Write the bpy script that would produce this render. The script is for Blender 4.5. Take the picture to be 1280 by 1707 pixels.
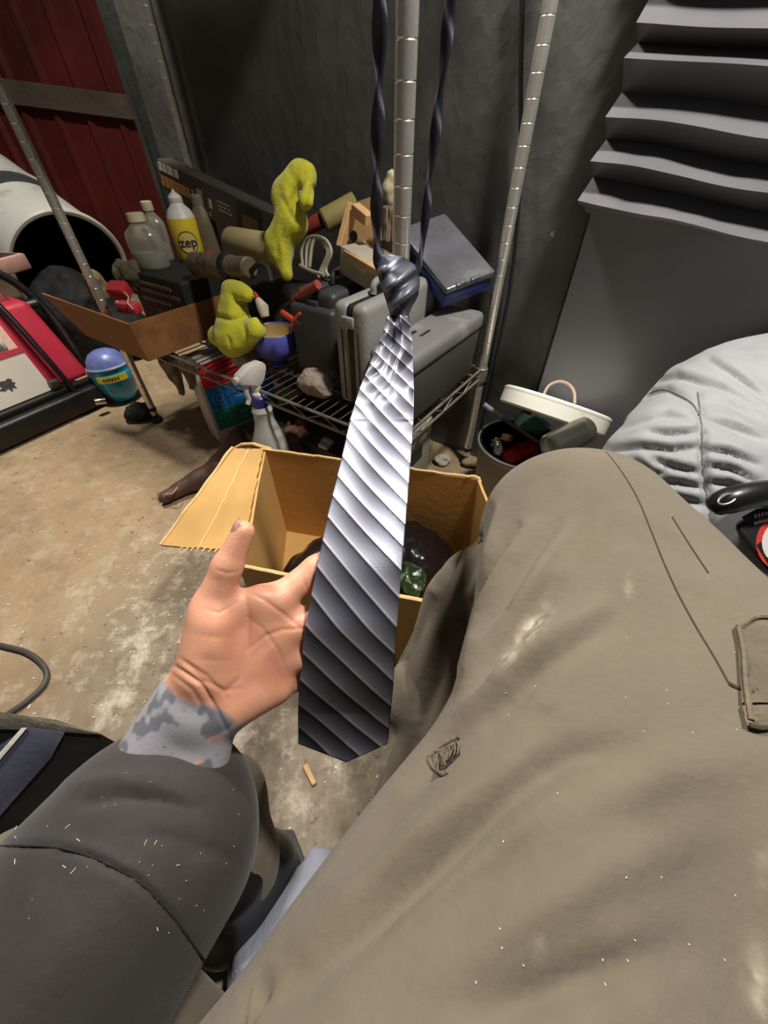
import bpy, bmesh, math, random
import numpy as np
from mathutils import Vector, Matrix, noise as mnoise
from mathutils.bvhtree import BVHTree
random.seed(7); np.random.seed(7)
for o in list(bpy.data.objects): bpy.data.objects.remove(o)
SC = bpy.context.scene
COL = SC.collection
PI = math.pi
# ---------------------------------------------------------------- camera
CAMZ = .8; FPX = 640.0; K2 = math.sqrt(.5)
cd = bpy.data.cameras.new('camera'); cam = bpy.data.objects.new('camera', cd); COL.objects.link(cam)
cam.location = (0, 0, CAMZ); cam.rotation_euler = (math.radians(45), 0, 0)
cd.sensor_fit = 'VERTICAL'; cd.sensor_height = 24; cd.lens = 24*FPX/1707; cd.clip_start = .01
SC.camera = cam
# ---------------------------------------------------------------- world, lamps, exposure
wd = bpy.data.worlds.new('world'); SC.world = wd; wd.use_nodes = True
wd.node_tree.nodes['Background'].inputs[0].default_value = (.9, .95, 1.0, 1)
wd.node_tree.nodes['Background'].inputs[1].default_value = .06
def lamp(name, loc, target, power, size, col, spread=180, sy=None):
    l = bpy.data.lights.new(name, 'AREA'); l.energy = power; l.shape = 'RECTANGLE' if sy else 'DISK'; l.size = size
    if sy: l.size_y = sy
    l.color = col; l.spread = math.radians(spread)
    o = bpy.data.objects.new(name, l); COL.objects.link(o); o.location = loc
    d = Vector(target)-Vector(loc); o.rotation_euler = d.to_track_quat('-Z', 'Y').to_euler()
    return o
lamp('work_light', (.52, .47, 1.95), (.1, .5, .2), 30, .16, (1, .94, .87))
lamp('shop_light', (-.73, 1.374, 2.4), (-.7, .9, 0), 62, .30, (1, .93, .84))
SC.view_settings.view_transform = 'Standard'; SC.view_settings.look = 'None'
SC.view_settings.exposure = 0; SC.view_settings.gamma = 1; SC.view_settings.use_curve_mapping = False
# ---------------------------------------------------------------- placing helpers
def ray(px, py):
    x = (px-640)/FPX; y = (853.5-py)/FPX
    return Vector((x, K2*(1+y), K2*(y-1)))
CAM = Vector((0, 0, CAMZ))
SH = Vector((.824, -.566, 0)); UH = Vector((.566, .824, 0))      # along the back wall, into the back wall
def Pd(px, py, d): return CAM+ray(px, py)*d
def Pz(px, py, z):
    r = ray(px, py); return CAM+r*((z-CAMZ)/r.z)
def Pu(px, py, u):
    r = ray(px, py); return CAM+r*(u/r.dot(UH))
def Ps(px, py, s):
    r = ray(px, py); return CAM+r*(s/r.dot(SH))
def R3(s, u, z): return SH*s+UH*u+Vector((0, 0, z))
MR = Matrix((SH, UH, Vector((0, 0, 1)))).transposed().to_4x4()   # rack frame to world
def frame(loc, x, z):
    x = Vector(x).normalized(); z = Vector(z); z = (z-x*z.dot(x)).normalized(); y = z.cross(x)
    m = Matrix((x, y, z)).transposed().to_4x4(); m.translation = Vector(loc); return m
def axf(loc, z, x=(0, 0, 1)):
    z = Vector(z).normalized(); x = Vector(x); x = (x-z*x.dot(z)).normalized(); y = z.cross(x)
    m = Matrix((x, y, z)).transposed().to_4x4(); m.translation = Vector(loc); return m
def rackm(s, u, z, rot=0): return Matrix.Translation(R3(s, u, z)) @ MR @ Matrix.Rotation(rot, 4, 'Z')
# ---------------------------------------------------------------- objects
def props(o, label=None, cat=None, group=None, kind=None):
    if label: o['label'] = label
    if cat: o['category'] = cat
    if group: o['group'] = group
    if kind: o['kind'] = kind
    return o
def thing(name, label, cat, loc, group=None):
    o = bpy.data.objects.new(name, None); COL.objects.link(o); o.location = loc; o.empty_display_size = .02
    return props(o, label, cat, group)
def rootloc(o):
    while o.parent: o = o.parent
    return Vector(o.location)
def shade(me, smooth, ang=40):
    if smooth:
        me.polygons.foreach_set('use_smooth', [True]*len(me.polygons))
        if ang < 180:
            try: me.set_sharp_from_angle(angle=math.radians(ang))
            except Exception: pass
def part(name, g, mat, parent=None, label=None, smooth=True, ang=40, kind=None, loc=None):
    """g: bmesh or (verts, faces) in world space"""
    me = bpy.data.meshes.new(name)
    if isinstance(g, bmesh.types.BMesh):
        bmesh.ops.recalc_face_normals(g, faces=g.faces); g.to_mesh(me); g.free()
    else:
        v, f = g[0], g[1]
        if isinstance(v, np.ndarray):
            v = np.asarray(v, dtype=np.float32); f = np.asarray(f, dtype=np.int32)
            me.vertices.add(len(v)); me.vertices.foreach_set('co', v.ravel())
            me.loops.add(f.size); me.loops.foreach_set('vertex_index', f.ravel())
            me.polygons.add(len(f)); me.polygons.foreach_set('loop_start', np.arange(0, f.size, f.shape[1], dtype=np.int32))
            me.update(calc_edges=True); me.validate()
        else:
            me.from_pydata([tuple(p) for p in v], [], f); me.update()
        if len(g) > 2 and g[2]:
            for k, a in g[2].items():
                at = me.attributes.new(k, 'FLOAT', 'POINT'); at.data.foreach_set('value', np.asarray(a, dtype=np.float32))
    L = rootloc(parent) if parent else (Vector(loc) if loc else Vector((0, 0, 0)))
    if parent is None and loc is None:
        bb = np.zeros(len(me.vertices)*3, dtype=np.float32); me.vertices.foreach_get('co', bb); bb = bb.reshape(-1, 3)
        mid = (bb.min(0)+bb.max(0))/2; L = Vector((float(mid[0]), float(mid[1]), float(bb[:, 2].min())))
    me.transform(Matrix.Translation(-L))
    for m in (mat if isinstance(mat, (list, tuple)) else [mat]): me.materials.append(m)
    shade(me, smooth, ang)
    o = bpy.data.objects.new(name, me); COL.objects.link(o)
    if parent: o.parent = parent
    else: o.location = L
    return props(o, label, None, None, kind)
def solo(name, g, mat, label, cat, group=None, **k):
    return props(part(name, g, mat, None, None, **k), label, cat, group)
def struct(name, g, mat, **k):
    return props(part(name, g, mat, None, loc=(0, 0, 0), **k), kind='structure')
# ---------------------------------------------------------------- bmesh shapes
def NB(): return bmesh.new()
def bbox(b, m, size, bev=0, seg=2, c=(0, 0, 0), taper=None):
    t = bmesh.new(); bmesh.ops.create_cube(t, size=1)
    for v in t.verts:
        k = 1
        if taper and v.co.z < 0: k = taper
        v.co = Vector((v.co.x*size[0]*k, v.co.y*size[1]*k, v.co.z*size[2]))+Vector(c)
    if bev: bmesh.ops.bevel(t, geom=list(t.edges), offset=bev, segments=seg, profile=.5, affect='EDGES')
    t.transform(m); _join(b, t)
def _join(b, t):
    me = bpy.data.meshes.new('tmp'); t.to_mesh(me); t.free(); b.from_mesh(me); bpy.data.meshes.remove(me)
def blathe(b, m, prof, n=28, sy=1.0, cap=True):
    rings = []
    for r, z in prof:
        rings.append([b.verts.new(m @ Vector((r*math.cos(2*PI*i/n), r*sy*math.sin(2*PI*i/n), z))) for i in range(n)])
    for a, c in zip(rings, rings[1:]):
        for i in range(n):
            b.faces.new((a[i], a[(i+1) % n], c[(i+1) % n], c[i]))
    if cap:
        b.faces.new(rings[0][::-1]); b.faces.new(rings[-1])
def btube(b, pts, r, n=8, closed=False):
    pts = [Vector(p) for p in pts]; rings = []; ref = None
    N = len(pts)
    for i, p in enumerate(pts):
        if closed: d = pts[(i+1) % N]-pts[i-1]
        else: d = pts[min(i+1, N-1)]-pts[max(i-1, 0)]
        d.normalize()
        if ref is None: ref = Vector((0, 0, 1)) if abs(d.z) < .9 else Vector((1, 0, 0))
        a = (ref-d*ref.dot(d)).normalized(); c = d.cross(a); ref = a
        rr = r[i] if isinstance(r, (list, tuple)) else r
        rings.append([b.verts.new(p+(a*math.cos(2*PI*k/n)+c*math.sin(2*PI*k/n))*rr) for k in range(n)])
    seq = list(zip(rings, rings[1:]))+([(rings[-1], rings[0])] if closed else [])
    for a, c in seq:
        for k in range(n): b.faces.new((a[k], a[(k+1) % n], c[(k+1) % n], c[k]))
    if not closed: b.faces.new(rings[0][::-1]); b.faces.new(rings[-1])
def bprism(b, m, poly, h, z0=0):
    lo = [b.verts.new(m @ Vector((x, y, z0))) for x, y in poly]; hi = [b.verts.new(m @ Vector((x, y, z0+h))) for x, y in poly]
    n = len(poly); b.faces.new(lo[::-1]); b.faces.new(hi)
    for i in range(n): b.faces.new((lo[i], lo[(i+1) % n], hi[(i+1) % n], hi[i]))
def bslab(b, q, th, n=None):
    """a slab under quad/polygon q (world points) with thickness th along -normal"""
    q = [Vector(p) for p in q]
    if n is None: n = (q[1]-q[0]).cross(q[-1]-q[0]).normalized()
    lo = [b.verts.new(p-n*th) for p in q]; hi = [b.verts.new(p) for p in q]
    k = len(q); b.faces.new(hi); b.faces.new(lo[::-1])
    for i in range(k): b.faces.new((lo[i], lo[(i+1) % k], hi[(i+1) % k], hi[i]))
def spline(pts, n=8):
    pts = [Vector(p) for p in pts]; out = []
    P = [pts[0]*2-pts[1]]+pts+[pts[-1]*2-pts[-2]]
    for i in range(1, len(P)-2):
        a, b_, c, d = P[i-1], P[i], P[i+1], P[i+2]
        for k in range(n):
            t = k/n
            out.append(.5*((2*b_)+(c-a)*t+(2*a-5*b_+4*c-d)*t*t+(3*b_-a-3*c+d)*t**3))
    out.append(pts[-1]); return out
def text_mesh(s, size):
    cu = bpy.data.curves.new('t', 'FONT'); cu.body = s; cu.size = size; cu.align_x = 'CENTER'; cu.align_y = 'CENTER'; cu.offset = size*.02
    o = bpy.data.objects.new('t', cu); COL.objects.link(o); dg = bpy.context.evaluated_depsgraph_get()
    me = bpy.data.meshes.new_from_object(o.evaluated_get(dg)); bpy.data.objects.remove(o)
    v = [p.co.copy() for p in me.vertices]; f = [tuple(p.vertices) for p in me.polygons]; bpy.data.meshes.remove(me); return v, f
# ---------------------------------------------------------------- signed distance modelling (numpy) + surface nets
_L = np.random.RandomState(3).rand(64, 64, 64).astype(np.float32)*2-1
def vn(P, sc, seed=0):
    q = P*sc+np.float32(seed*7.31); i = np.floor(q).astype(np.int32); f = q-i; f = f*f*(3-2*f); i &= 63; j = (i+1) & 63
    x0, y0, z0 = i[:, 0], i[:, 1], i[:, 2]; x1, y1, z1 = j[:, 0], j[:, 1], j[:, 2]; fx, fy, fz = f[:, 0], f[:, 1], f[:, 2]
    a = _L[x0, y0, z0]*(1-fx)+_L[x1, y0, z0]*fx; b = _L[x0, y1, z0]*(1-fx)+_L[x1, y1, z0]*fx
    c = _L[x0, y0, z1]*(1-fx)+_L[x1, y0, z1]*fx; d = _L[x0, y1, z1]*(1-fx)+_L[x1, y1, z1]*fx
    return (a*(1-fy)+b*fy)*(1-fz)+(c*(1-fy)+d*fy)*fz
def smin(a, b, k):
    h = np.clip(.5+.5*(b-a)/k, 0, 1); return b*(1-h)+a*h-k*h*(1-h)
def cone(P, a, b, ra, rb):
    a = np.array(a, dtype=np.float32); ab = np.array(b, dtype=np.float32)-a
    h = np.clip(((P-a)@ab)/float(ab@ab), 0, 1)
    return np.linalg.norm(P-a-h[:, None]*ab, axis=1)-(ra+(rb-ra)*h)
def ellip(P, c, r, M=None):
    q = P-np.array(c, dtype=np.float32)
    if M is not None: q = q@np.array(M.to_3x3(), dtype=np.float32)
    r = np.array(r, dtype=np.float32); k0 = np.linalg.norm(q/r, axis=1); k1 = np.linalg.norm(q/(r*r), axis=1)+1e-9
    return k0*(k0-1)/k1
def surfnet(fn, lo, hi, h):
    lo = np.array(lo, dtype=np.float32); n = np.ceil((np.array(hi)-lo)/h).astype(int)+1
    ax = [lo[k]+np.arange(n[k], dtype=np.float32)*h for k in range(3)]
    V = np.empty(n, dtype=np.float32)
    yz = np.stack(np.meshgrid(ax[1], ax[2], indexing='ij'), -1).reshape(-1, 2)
    st = max(1, 400000//len(yz))
    for i in range(0, n[0], st):
        xs = ax[0][i:i+st]; P = np.empty((len(xs)*len(yz), 3), dtype=np.float32)
        P[:, 0] = np.repeat(xs, len(yz)); P[:, 1:] = np.tile(yz, (len(xs), 1))
        V[i:i+len(xs)] = fn(P).reshape(len(xs), n[1], n[2])
    S = V < 0
    acc = np.zeros(tuple(n-1)+(3,), dtype=np.float32); cnt = np.zeros(tuple(n-1), dtype=np.float32)
    for d in range(3):
        o1, o2 = [k for k in range(3) if k != d]
        for a in (0, 1):
            for b in (0, 1):
                s0 = [slice(0, n[k]-1) for k in range(3)]; s0[o1] = slice(a, n[o1]-1+a); s0[o2] = slice(b, n[o2]-1+b)
                s1 = list(s0); s1[d] = slice(1, n[d]); s0 = tuple(s0); s1 = tuple(s1)
                x = S[s0] != S[s1]; t = np.where(x, V[s0]/np.where(x, V[s0]-V[s1], 1), 0)
                acc[..., d] += np.where(x, t, 0); acc[..., o1] += np.where(x, a, 0); acc[..., o2] += np.where(x, b, 0); cnt += x
    m = cnt > 0; idx = -np.ones(tuple(n-1), dtype=np.int64); idx[m] = np.arange(m.sum())
    I = np.argwhere(m); vs = lo+(I+acc[m]/cnt[m][:, None])*h
    F = []
    for d in range(3):
        o1, o2 = (d+1) % 3, (d+2) % 3
        s0 = [slice(1, n[k]-1) for k in range(3)]; s1 = list(s0); s0[d] = slice(0, n[d]-1); s1[d] = slice(1, n[d])
        x = S[tuple(s0)] != S[tuple(s1)]; Q = np.argwhere(x); inside = S[tuple(s0)][x]
        off = np.array([1, 1, 1]); off[d] = 0; Q = Q+off
        e1 = np.zeros(3, int); e1[o1] = 1; e2 = np.zeros(3, int); e2[o2] = 1
        g = lambda q: idx[q[:, 0], q[:, 1], q[:, 2]]
        f = np.stack([g(Q-e1-e2), g(Q-e2), g(Q), g(Q-e1)], 1)
        f[~inside] = f[~inside][:, ::-1]; F.append(f)
    return vs.astype(np.float32), np.concatenate(F)
def vnorm(v, f):
    n = np.cross(v[f[:, 2]]-v[f[:, 0]], v[f[:, 3]]-v[f[:, 1]]); out = np.zeros_like(v)
    for k in range(4): np.add.at(out, f[:, k], n)
    return out/(np.linalg.norm(out, axis=1, keepdims=True)+1e-12)
def smooth(v, f, it=2, lam=.5):
    e = np.concatenate([f[:, [0, 1]], f[:, [1, 2]], f[:, [2, 3]], f[:, [3, 0]]])
    for _ in range(it):
        s = np.zeros_like(v); c = np.zeros(len(v), dtype=np.float32)
        np.add.at(s, e[:, 0], v[e[:, 1]]); np.add.at(c, e[:, 0], 1); np.add.at(s, e[:, 1], v[e[:, 0]]); np.add.at(c, e[:, 1], 1)
        v = v*(1-lam)+lam*s/np.maximum(c, 1)[:, None]
    return v
def subdiv(v, f):
    e = np.concatenate([f[:, [0, 1]], f[:, [1, 2]], f[:, [2, 3]], f[:, [3, 0]]]); es = np.sort(e, 1)
    u, inv = np.unique(es[:, 0]*np.int64(len(v))+es[:, 1], return_inverse=True); inv = inv.ravel()
    em = (v[(u//len(v))]+v[(u % len(v))])/2; fc = v[f].mean(1); n = len(v); m = len(f)
    E = [n+inv[k*m:(k+1)*m] for k in range(4)]; C = n+len(u)+np.arange(m)
    nf = np.concatenate([np.stack([f[:, k], E[k], C, E[k-1]], 1) for k in range(4)])
    return np.concatenate([v, em, fc]).astype(np.float32), nf
def project(v):
    x, y, z = v[:, 0], v[:, 1], v[:, 2]-CAMZ; d = K2*(y-z); d = np.where(np.abs(d) < 1e-4, 1e-4, d)
    return 640+FPX*x/d, 853.5-FPX*K2*(y+z)/d, d
def folds(v, f, lines, mask=None):
    """press folds into a cloth: each line is a list of picture points where the crease runs, its depth in metres and its half width in pixels"""
    nn = vnorm(v, f); X, Y, D = project(v); view = np.array([0, 0, CAMZ], dtype=np.float32)-v
    ok = ((nn*view).sum(1) > 0) & (D > .02)
    if mask is not None: ok &= mask
    disp = np.zeros(len(v), dtype=np.float32)
    for pts, amp, w in lines:
        p = np.array(pts, dtype=np.float32); best = np.full(len(v), 1e9, dtype=np.float32); ends = np.ones(len(v), dtype=np.float32)
        L = np.concatenate([[0], np.cumsum(np.linalg.norm(np.diff(p, axis=0), axis=1))])
        for i in range(len(p)-1):
            ab = p[i+1]-p[i]; h = np.clip(((X-p[i, 0])*ab[0]+(Y-p[i, 1])*ab[1])/float(ab@ab), 0, 1)
            d = np.hypot(X-p[i, 0]-h*ab[0], Y-p[i, 1]-h*ab[1]); b = d < best
            s = (L[i]+h*(L[i+1]-L[i]))/L[-1]; best = np.where(b, d, best); ends = np.where(b, np.sin(PI*np.clip(.12+.76*s, 0, 1)), ends)
        disp += np.where(ok, amp*ends*np.exp(-(best/w)**2), 0)
    return v+nn*disp[:, None]
def blob(name_fn, lo, hi, h, it=2):
    v, f = surfnet(name_fn, lo, hi, h); return smooth(v, f, it), f
def bvh_of(v, f): return BVHTree.FromPolygons([tuple(p) for p in v], [tuple(q) for q in f])
def hit(bv, px, py, off=.0005):
    r = ray(px, py).normalized(); loc, n, i, d = bv.ray_cast(CAM, r)
    if loc is None: return None
    if n.dot(r) > 0: n = -n
    return loc+n*off
# ---------------------------------------------------------------- materials
def lin(c): return tuple((x/12.92 if x <= .04045 else ((x+.055)/1.055)**2.4) for x in [k/255 for k in c])+(1,)
MATS = {}
def M(name, col, rough=.6, metal=0, var=.15, vs=8, bump=.15, bs=60, spec=.5, sheen=0, trans=0, dirt=None, ds=5, dt=.55, alpha=1, sss=0, aniso=0, coat=0, dirt_rough=None):
    if name in MATS: return MATS[name]
    m = bpy.data.materials.new(name); m.use_nodes = True; nt = m.node_tree; N = nt.nodes; Lk = nt.links
    b = N['Principled BSDF']; tc = N.new('ShaderNodeTexCoord')
    n1 = N.new('ShaderNodeTexNoise'); n1.inputs['Scale'].default_value = vs; n1.inputs['Detail'].default_value = 5
    Lk.new(tc.outputs['Object'], n1.inputs['Vector'])
    rp = N.new('ShaderNodeValToRGB'); c = lin(col)
    rp.color_ramp.elements[0].position = .3; rp.color_ramp.elements[1].position = .72
    rp.color_ramp.elements[0].color = tuple(x*(1-var) for x in c[:3])+(1,); rp.color_ramp.elements[1].color = tuple(min(1, x*(1+var)) for x in c[:3])+(1,)
    Lk.new(n1.outputs['Fac'], rp.inputs['Fac']); out = rp.outputs['Color']
    if dirt:
        n2 = N.new('ShaderNodeTexNoise'); n2.inputs['Scale'].default_value = ds; n2.inputs['Detail'].default_value = 8; n2.inputs['Roughness'].default_value = .65
        Lk.new(tc.outputs['Object'], n2.inputs['Vector'])
        r2 = N.new('ShaderNodeValToRGB'); r2.color_ramp.elements[0].position = dt; r2.color_ramp.elements[1].position = dt+.15
        Lk.new(n2.outputs['Fac'], r2.inputs['Fac'])
        mx = N.new('ShaderNodeMixRGB'); Lk.new(r2.outputs['Color'], mx.inputs['Fac']); Lk.new(out, mx.inputs['Color1']); mx.inputs['Color2'].default_value = lin(dirt); out = mx.outputs['Color']
    Lk.new(out, b.inputs['Base Color'])
    b.inputs['Roughness'].default_value = rough; b.inputs['Metallic'].default_value = metal; b.inputs['Specular IOR Level'].default_value = spec
    if sheen: b.inputs['Sheen Weight'].default_value = sheen
    if trans: b.inputs['Transmission Weight'].default_value = trans
    if sss: b.inputs['Subsurface Weight'].default_value = sss; b.inputs['Subsurface Radius'].default_value = (.008, .003, .0015); b.inputs['Subsurface Scale'].default_value = 1
    if coat: b.inputs['Coat Weight'].default_value = coat
    if aniso: b.inputs['Anisotropic'].default_value = aniso
    b.inputs['Alpha'].default_value = alpha
    if bump:
        n3 = N.new('ShaderNodeTexNoise'); n3.inputs['Scale'].default_value = bs; n3.inputs['Detail'].default_value = 6
        Lk.new(tc.outputs['Object'], n3.inputs['Vector'])
        bp = N.new('ShaderNodeBump'); bp.inputs['Strength'].default_value = bump; bp.inputs['Distance'].default_value = .01
        Lk.new(n3.outputs['Fac'], bp.inputs['Height']); Lk.new(bp.outputs['Normal'], b.inputs['Normal'])
    MATS[name] = m; return m
def weave(m, sc, ang, strength, dist=.001):
    """add a twill relief"""
    nt = m.node_tree; N = nt.nodes; Lk = nt.links; b = N['Principled BSDF']; tc = N.new('ShaderNodeTexCoord'); mp = N.new('ShaderNodeMapping')
    mp.inputs['Rotation'].default_value = (0, 0, math.radians(ang)); Lk.new(tc.outputs['Object'], mp.inputs['Vector'])
    w = N.new('ShaderNodeTexWave'); w.inputs['Scale'].default_value = sc; w.inputs['Distortion'].default_value = 1.5; w.inputs['Detail'].default_value = 2; w.inputs['Detail Scale'].default_value = 3
    Lk.new(mp.outputs['Vector'], w.inputs['Vector']); bp = N.new('ShaderNodeBump'); bp.inputs['Strength'].default_value = strength; bp.inputs['Distance'].default_value = dist
    Lk.new(w.outputs['Fac'], bp.inputs['Height'])
    old = b.inputs['Normal'].links
    if old: Lk.new(old[0].from_socket, bp.inputs['Normal'])
    Lk.new(bp.outputs['Normal'], b.inputs['Normal'])
def attr_mix(m, attr, col):
    """mix a second colour in where the mesh carries the paint mask attr"""
    nt = m.node_tree; N = nt.nodes; Lk = nt.links; b = N['Principled BSDF']; a = N.new('ShaderNodeAttribute'); a.attribute_name = attr
    mx = N.new('ShaderNodeMixRGB'); src = b.inputs['Base Color'].links[0].from_socket
    Lk.new(a.outputs['Fac'], mx.inputs['Fac']); Lk.new(src, mx.inputs['Color1']); mx.inputs['Color2'].default_value = lin(col); Lk.new(mx.outputs['Color'], b.inputs['Base Color'])
# ================================================================ the room
WU = 1.06                                                         # distance of the back wall
# --- floor: worn dusty concrete
def floor_mat():
    m = bpy.data.materials.new('dusty_concrete'); m.use_nodes = True; nt = m.node_tree; N = nt.nodes; Lk = nt.links; b = N['Principled BSDF']
    tc = N.new('ShaderNodeTexCoord')
    def noise(s, d=6, r=.6):
        n = N.new('ShaderNodeTexNoise'); n.inputs['Scale'].default_value = s; n.inputs['Detail'].default_value = d; n.inputs['Roughness'].default_value = r; Lk.new(tc.outputs['Object'], n.inputs['Vector']); return n.outputs['Fac']
    def ramp(f, a, b_, ca=(0, 0, 0, 1), cb=(1, 1, 1, 1)):
        r = N.new('ShaderNodeValToRGB'); r.color_ramp.elements[0].position = a; r.color_ramp.elements[1].position = b_; r.color_ramp.elements[0].color = ca; r.color_ramp.elements[1].color = cb; Lk.new(f, r.inputs['Fac']); return r.outputs['Color']
    def mix(f, a, c):
        x = N.new('ShaderNodeMixRGB'); Lk.new(f, x.inputs['Fac'])
        if isinstance(a, tuple): x.inputs['Color1'].default_value = a
        else: Lk.new(a, x.inputs['Color1'])
        if isinstance(c, tuple): x.inputs['Color2'].default_value = c
        else: Lk.new(c, x.inputs['Color2'])
        return x.outputs['Color']
    base = ramp(noise(3.5), .3, .7, lin((146, 122, 90)), lin((180, 158, 124)))
    base = mix(ramp(noise(14, 8, .7), .45, .72), base, lin((132, 112, 86)))
    grey = ramp(noise(28, 8, .7), .35, .65, lin((112, 100, 84)), lin((150, 138, 120)))
    # grey worn patch in front of the box
    sx = N.new('ShaderNodeSeparateXYZ'); Lk.new(tc.outputs['Object'], sx.inputs[0])
    vm = N.new('ShaderNodeVectorMath'); vm.operation = 'DISTANCE'; vm.inputs[1].default_value = (-.1, .3, 0); Lk.new(tc.outputs['Object'], vm.inputs[0])
    base = mix(ramp(vm.outputs['Value'], .35, .75, (1, 1, 1, 1), (0, 0, 0, 1)), base, grey)
    spots = ramp(noise(38, 9, .72), .60, .66)
    base = mix(spots, base, lin((74, 62, 48)))
    # white dust around the box
    vm2 = N.new('ShaderNodeVectorMath'); vm2.operation = 'DISTANCE'; vm2.inputs[1].default_value = (-.33, .42, 0); Lk.new(tc.outputs['Object'], vm2.inputs[0])
    near = ramp(vm2.outputs['Value'], .1, .5, (1, 1, 1, 1), (.25, .25, .25, 1))
    wn = ramp(noise(16, 9, .75), .50, .64)
    mu = N.new('ShaderNodeMixRGB'); mu.blend_type = 'MULTIPLY'; mu.inputs['Fac'].default_value = 1; Lk.new(wn, mu.inputs['Color1']); Lk.new(near, mu.inputs['Color2'])
    base = mix(mu.outputs['Color'], base, lin((212, 202, 184)))
    Lk.new(base, b.inputs['Base Color']); b.inputs['Roughness'].default_value = .85
    bp = N.new('ShaderNodeBump'); bp.inputs['Strength'].default_value = .6; bp.inputs['Distance'].default_value = .004; Lk.new(noise(55, 10, .7), bp.inputs['Height']); Lk.new(bp.outputs['Normal'], b.inputs['Normal'])
    return m
b = NB(); bbox(b, Matrix.Translation((-.7, 1.0, -.05)), (5.2, 5.2, .1)); struct('floor', b, floor_mat(), smooth=False)
def wall_mat():
    m = M('black_painted_board', (80, 80, 77), .48, 0, .3, 5, 0, dirt=(98, 96, 90), ds=4, dt=.6, spec=.5)
    nt = m.node_tree; N = nt.nodes; Lk = nt.links; b = N['Principled BSDF']; tc = N.new('ShaderNodeTexCoord')
    mp = N.new('ShaderNodeMapping'); mp.inputs['Scale'].default_value = (1, 1, .8); Lk.new(tc.outputs['Object'], mp.inputs['Vector'])
    v = N.new('ShaderNodeTexVoronoi'); v.inputs['Scale'].default_value = 26; n = N.new('ShaderNodeTexNoise'); n.inputs['Scale'].default_value = 24; n.inputs['Detail'].default_value = 6; n.inputs['Distortion'].default_value = 1.2
    Lk.new(mp.outputs['Vector'], v.inputs['Vector']); Lk.new(mp.outputs['Vector'], n.inputs['Vector'])
    ad = N.new('ShaderNodeMath'); ad.operation = 'ADD'; Lk.new(v.outputs['Distance'], ad.inputs[0]); Lk.new(n.outputs['Fac'], ad.inputs[1])
    bp = N.new('ShaderNodeBump'); bp.inputs['Strength'].default_value = .28; bp.inputs['Distance'].default_value = .006; Lk.new(ad.outputs[0], bp.inputs['Height']); Lk.new(bp.outputs['Normal'], b.inputs['Normal'])
    # chips where the bare wood shows
    n2 = N.new('ShaderNodeTexNoise'); n2.inputs['Scale'].default_value = 42; n2.inputs['Detail'].default_value = 3; Lk.new(tc.outputs['Object'], n2.inputs['Vector'])
    r = N.new('ShaderNodeValToRGB'); r.color_ramp.elements[0].position = .755; r.color_ramp.elements[1].position = .77; Lk.new(n2.outputs['Fac'], r.inputs['Fac'])
    mx = N.new('ShaderNodeMixRGB'); src = b.inputs['Base Color'].links[0].from_socket; Lk.new(r.outputs['Color'], mx.inputs['Fac']); Lk.new(src, mx.inputs['Color1']); mx.inputs['Color2'].default_value = lin((150, 132, 110)); Lk.new(mx.outputs['Color'], b.inputs['Base Color'])
    return m
WM = wall_mat()
wall = NB(); bbox(wall, MR.copy(), (1.48, .06, 2.6), c=(-1.69+.74, WU+.03, 1.3)); wb = struct('wall_back', wall, WM, smooth=False)
b = NB(); bbox(b, MR.copy(), (1.60, .06, 2.6), c=(-.206+.80, WU+.03, 1.3)); part('wall_panel', b, WM, wb, smooth=False)
# batten down the board joint
b = NB(); bbox(b, MR.copy(), (.016, .012, 2.5), .003, 1, c=(-.205, WU-.005, 1.25)); struct('trim_1', b, M('black_batten', (38, 38, 38), .45, 0, .2, 8, .5, 40))
b = NB(); bbox(b, MR.copy(), (.035, .09, 2.5), .004, 1, c=(-1.69, WU+.01, 1.25)); struct('trim_2', b, M('grey_green_post', (58, 62, 58), .45, 0, .35, 6, .2, 30, dirt=(110, 150, 150), ds=3, dt=.68))
# red ribbed sheet wall seen past the end of the black wall, with a board nailed across it
FY = 3.35; b = NB(); pts = []; x = -2.9
while x < .4: pts += [(x, 0), (x+.13, 0), (x+.15, -.025), (x+.17, -.025), (x+.19, 0)]; x += .19
for (x0, y0), (x1, y1) in zip(pts, pts[1:]):
    if x1 > x0+1e-6: b.faces.new([b.verts.new((xx, FY+yy, z)) for xx, yy, z in ((x0, y0, 0), (x1, y1, 0), (x1, y1, 2.6), (x0, y0, 2.6))])
bbox(b, Matrix.Translation((-1.25, FY+.04, 1.3)), (3.3, .04, 2.6))
wf = struct('wall_far', b, M('dark_red_sheet', (92, 22, 15), .6, 0, .35, 3, .15, 20, dirt=(58, 16, 13), ds=2, dt=.55), smooth=False)
A = Vector((-2.85, FY-.045, 1.012)); Bq = Vector((-.6, FY-.045, .80)); b = NB(); bbox(b, frame((A+Bq)/2, Bq-A, (0, 0, 1)), ((Bq-A).length, .035, .105), .004, 1); part('board', b, M('weathered_board', (92, 80, 70), .75, 0, .3, 6, .4, 30), wf, label='weathered grey-brown board nailed across the red wall')
b = NB(); bbox(b, Matrix.Translation((-2.93, 1.8, 1.3)), (.06, 3.3, 2.6)); struct('wall_left', b, M('dark_board', (48, 40, 38), .7, 0, .3, 3, .3, 20), smooth=False)
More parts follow.
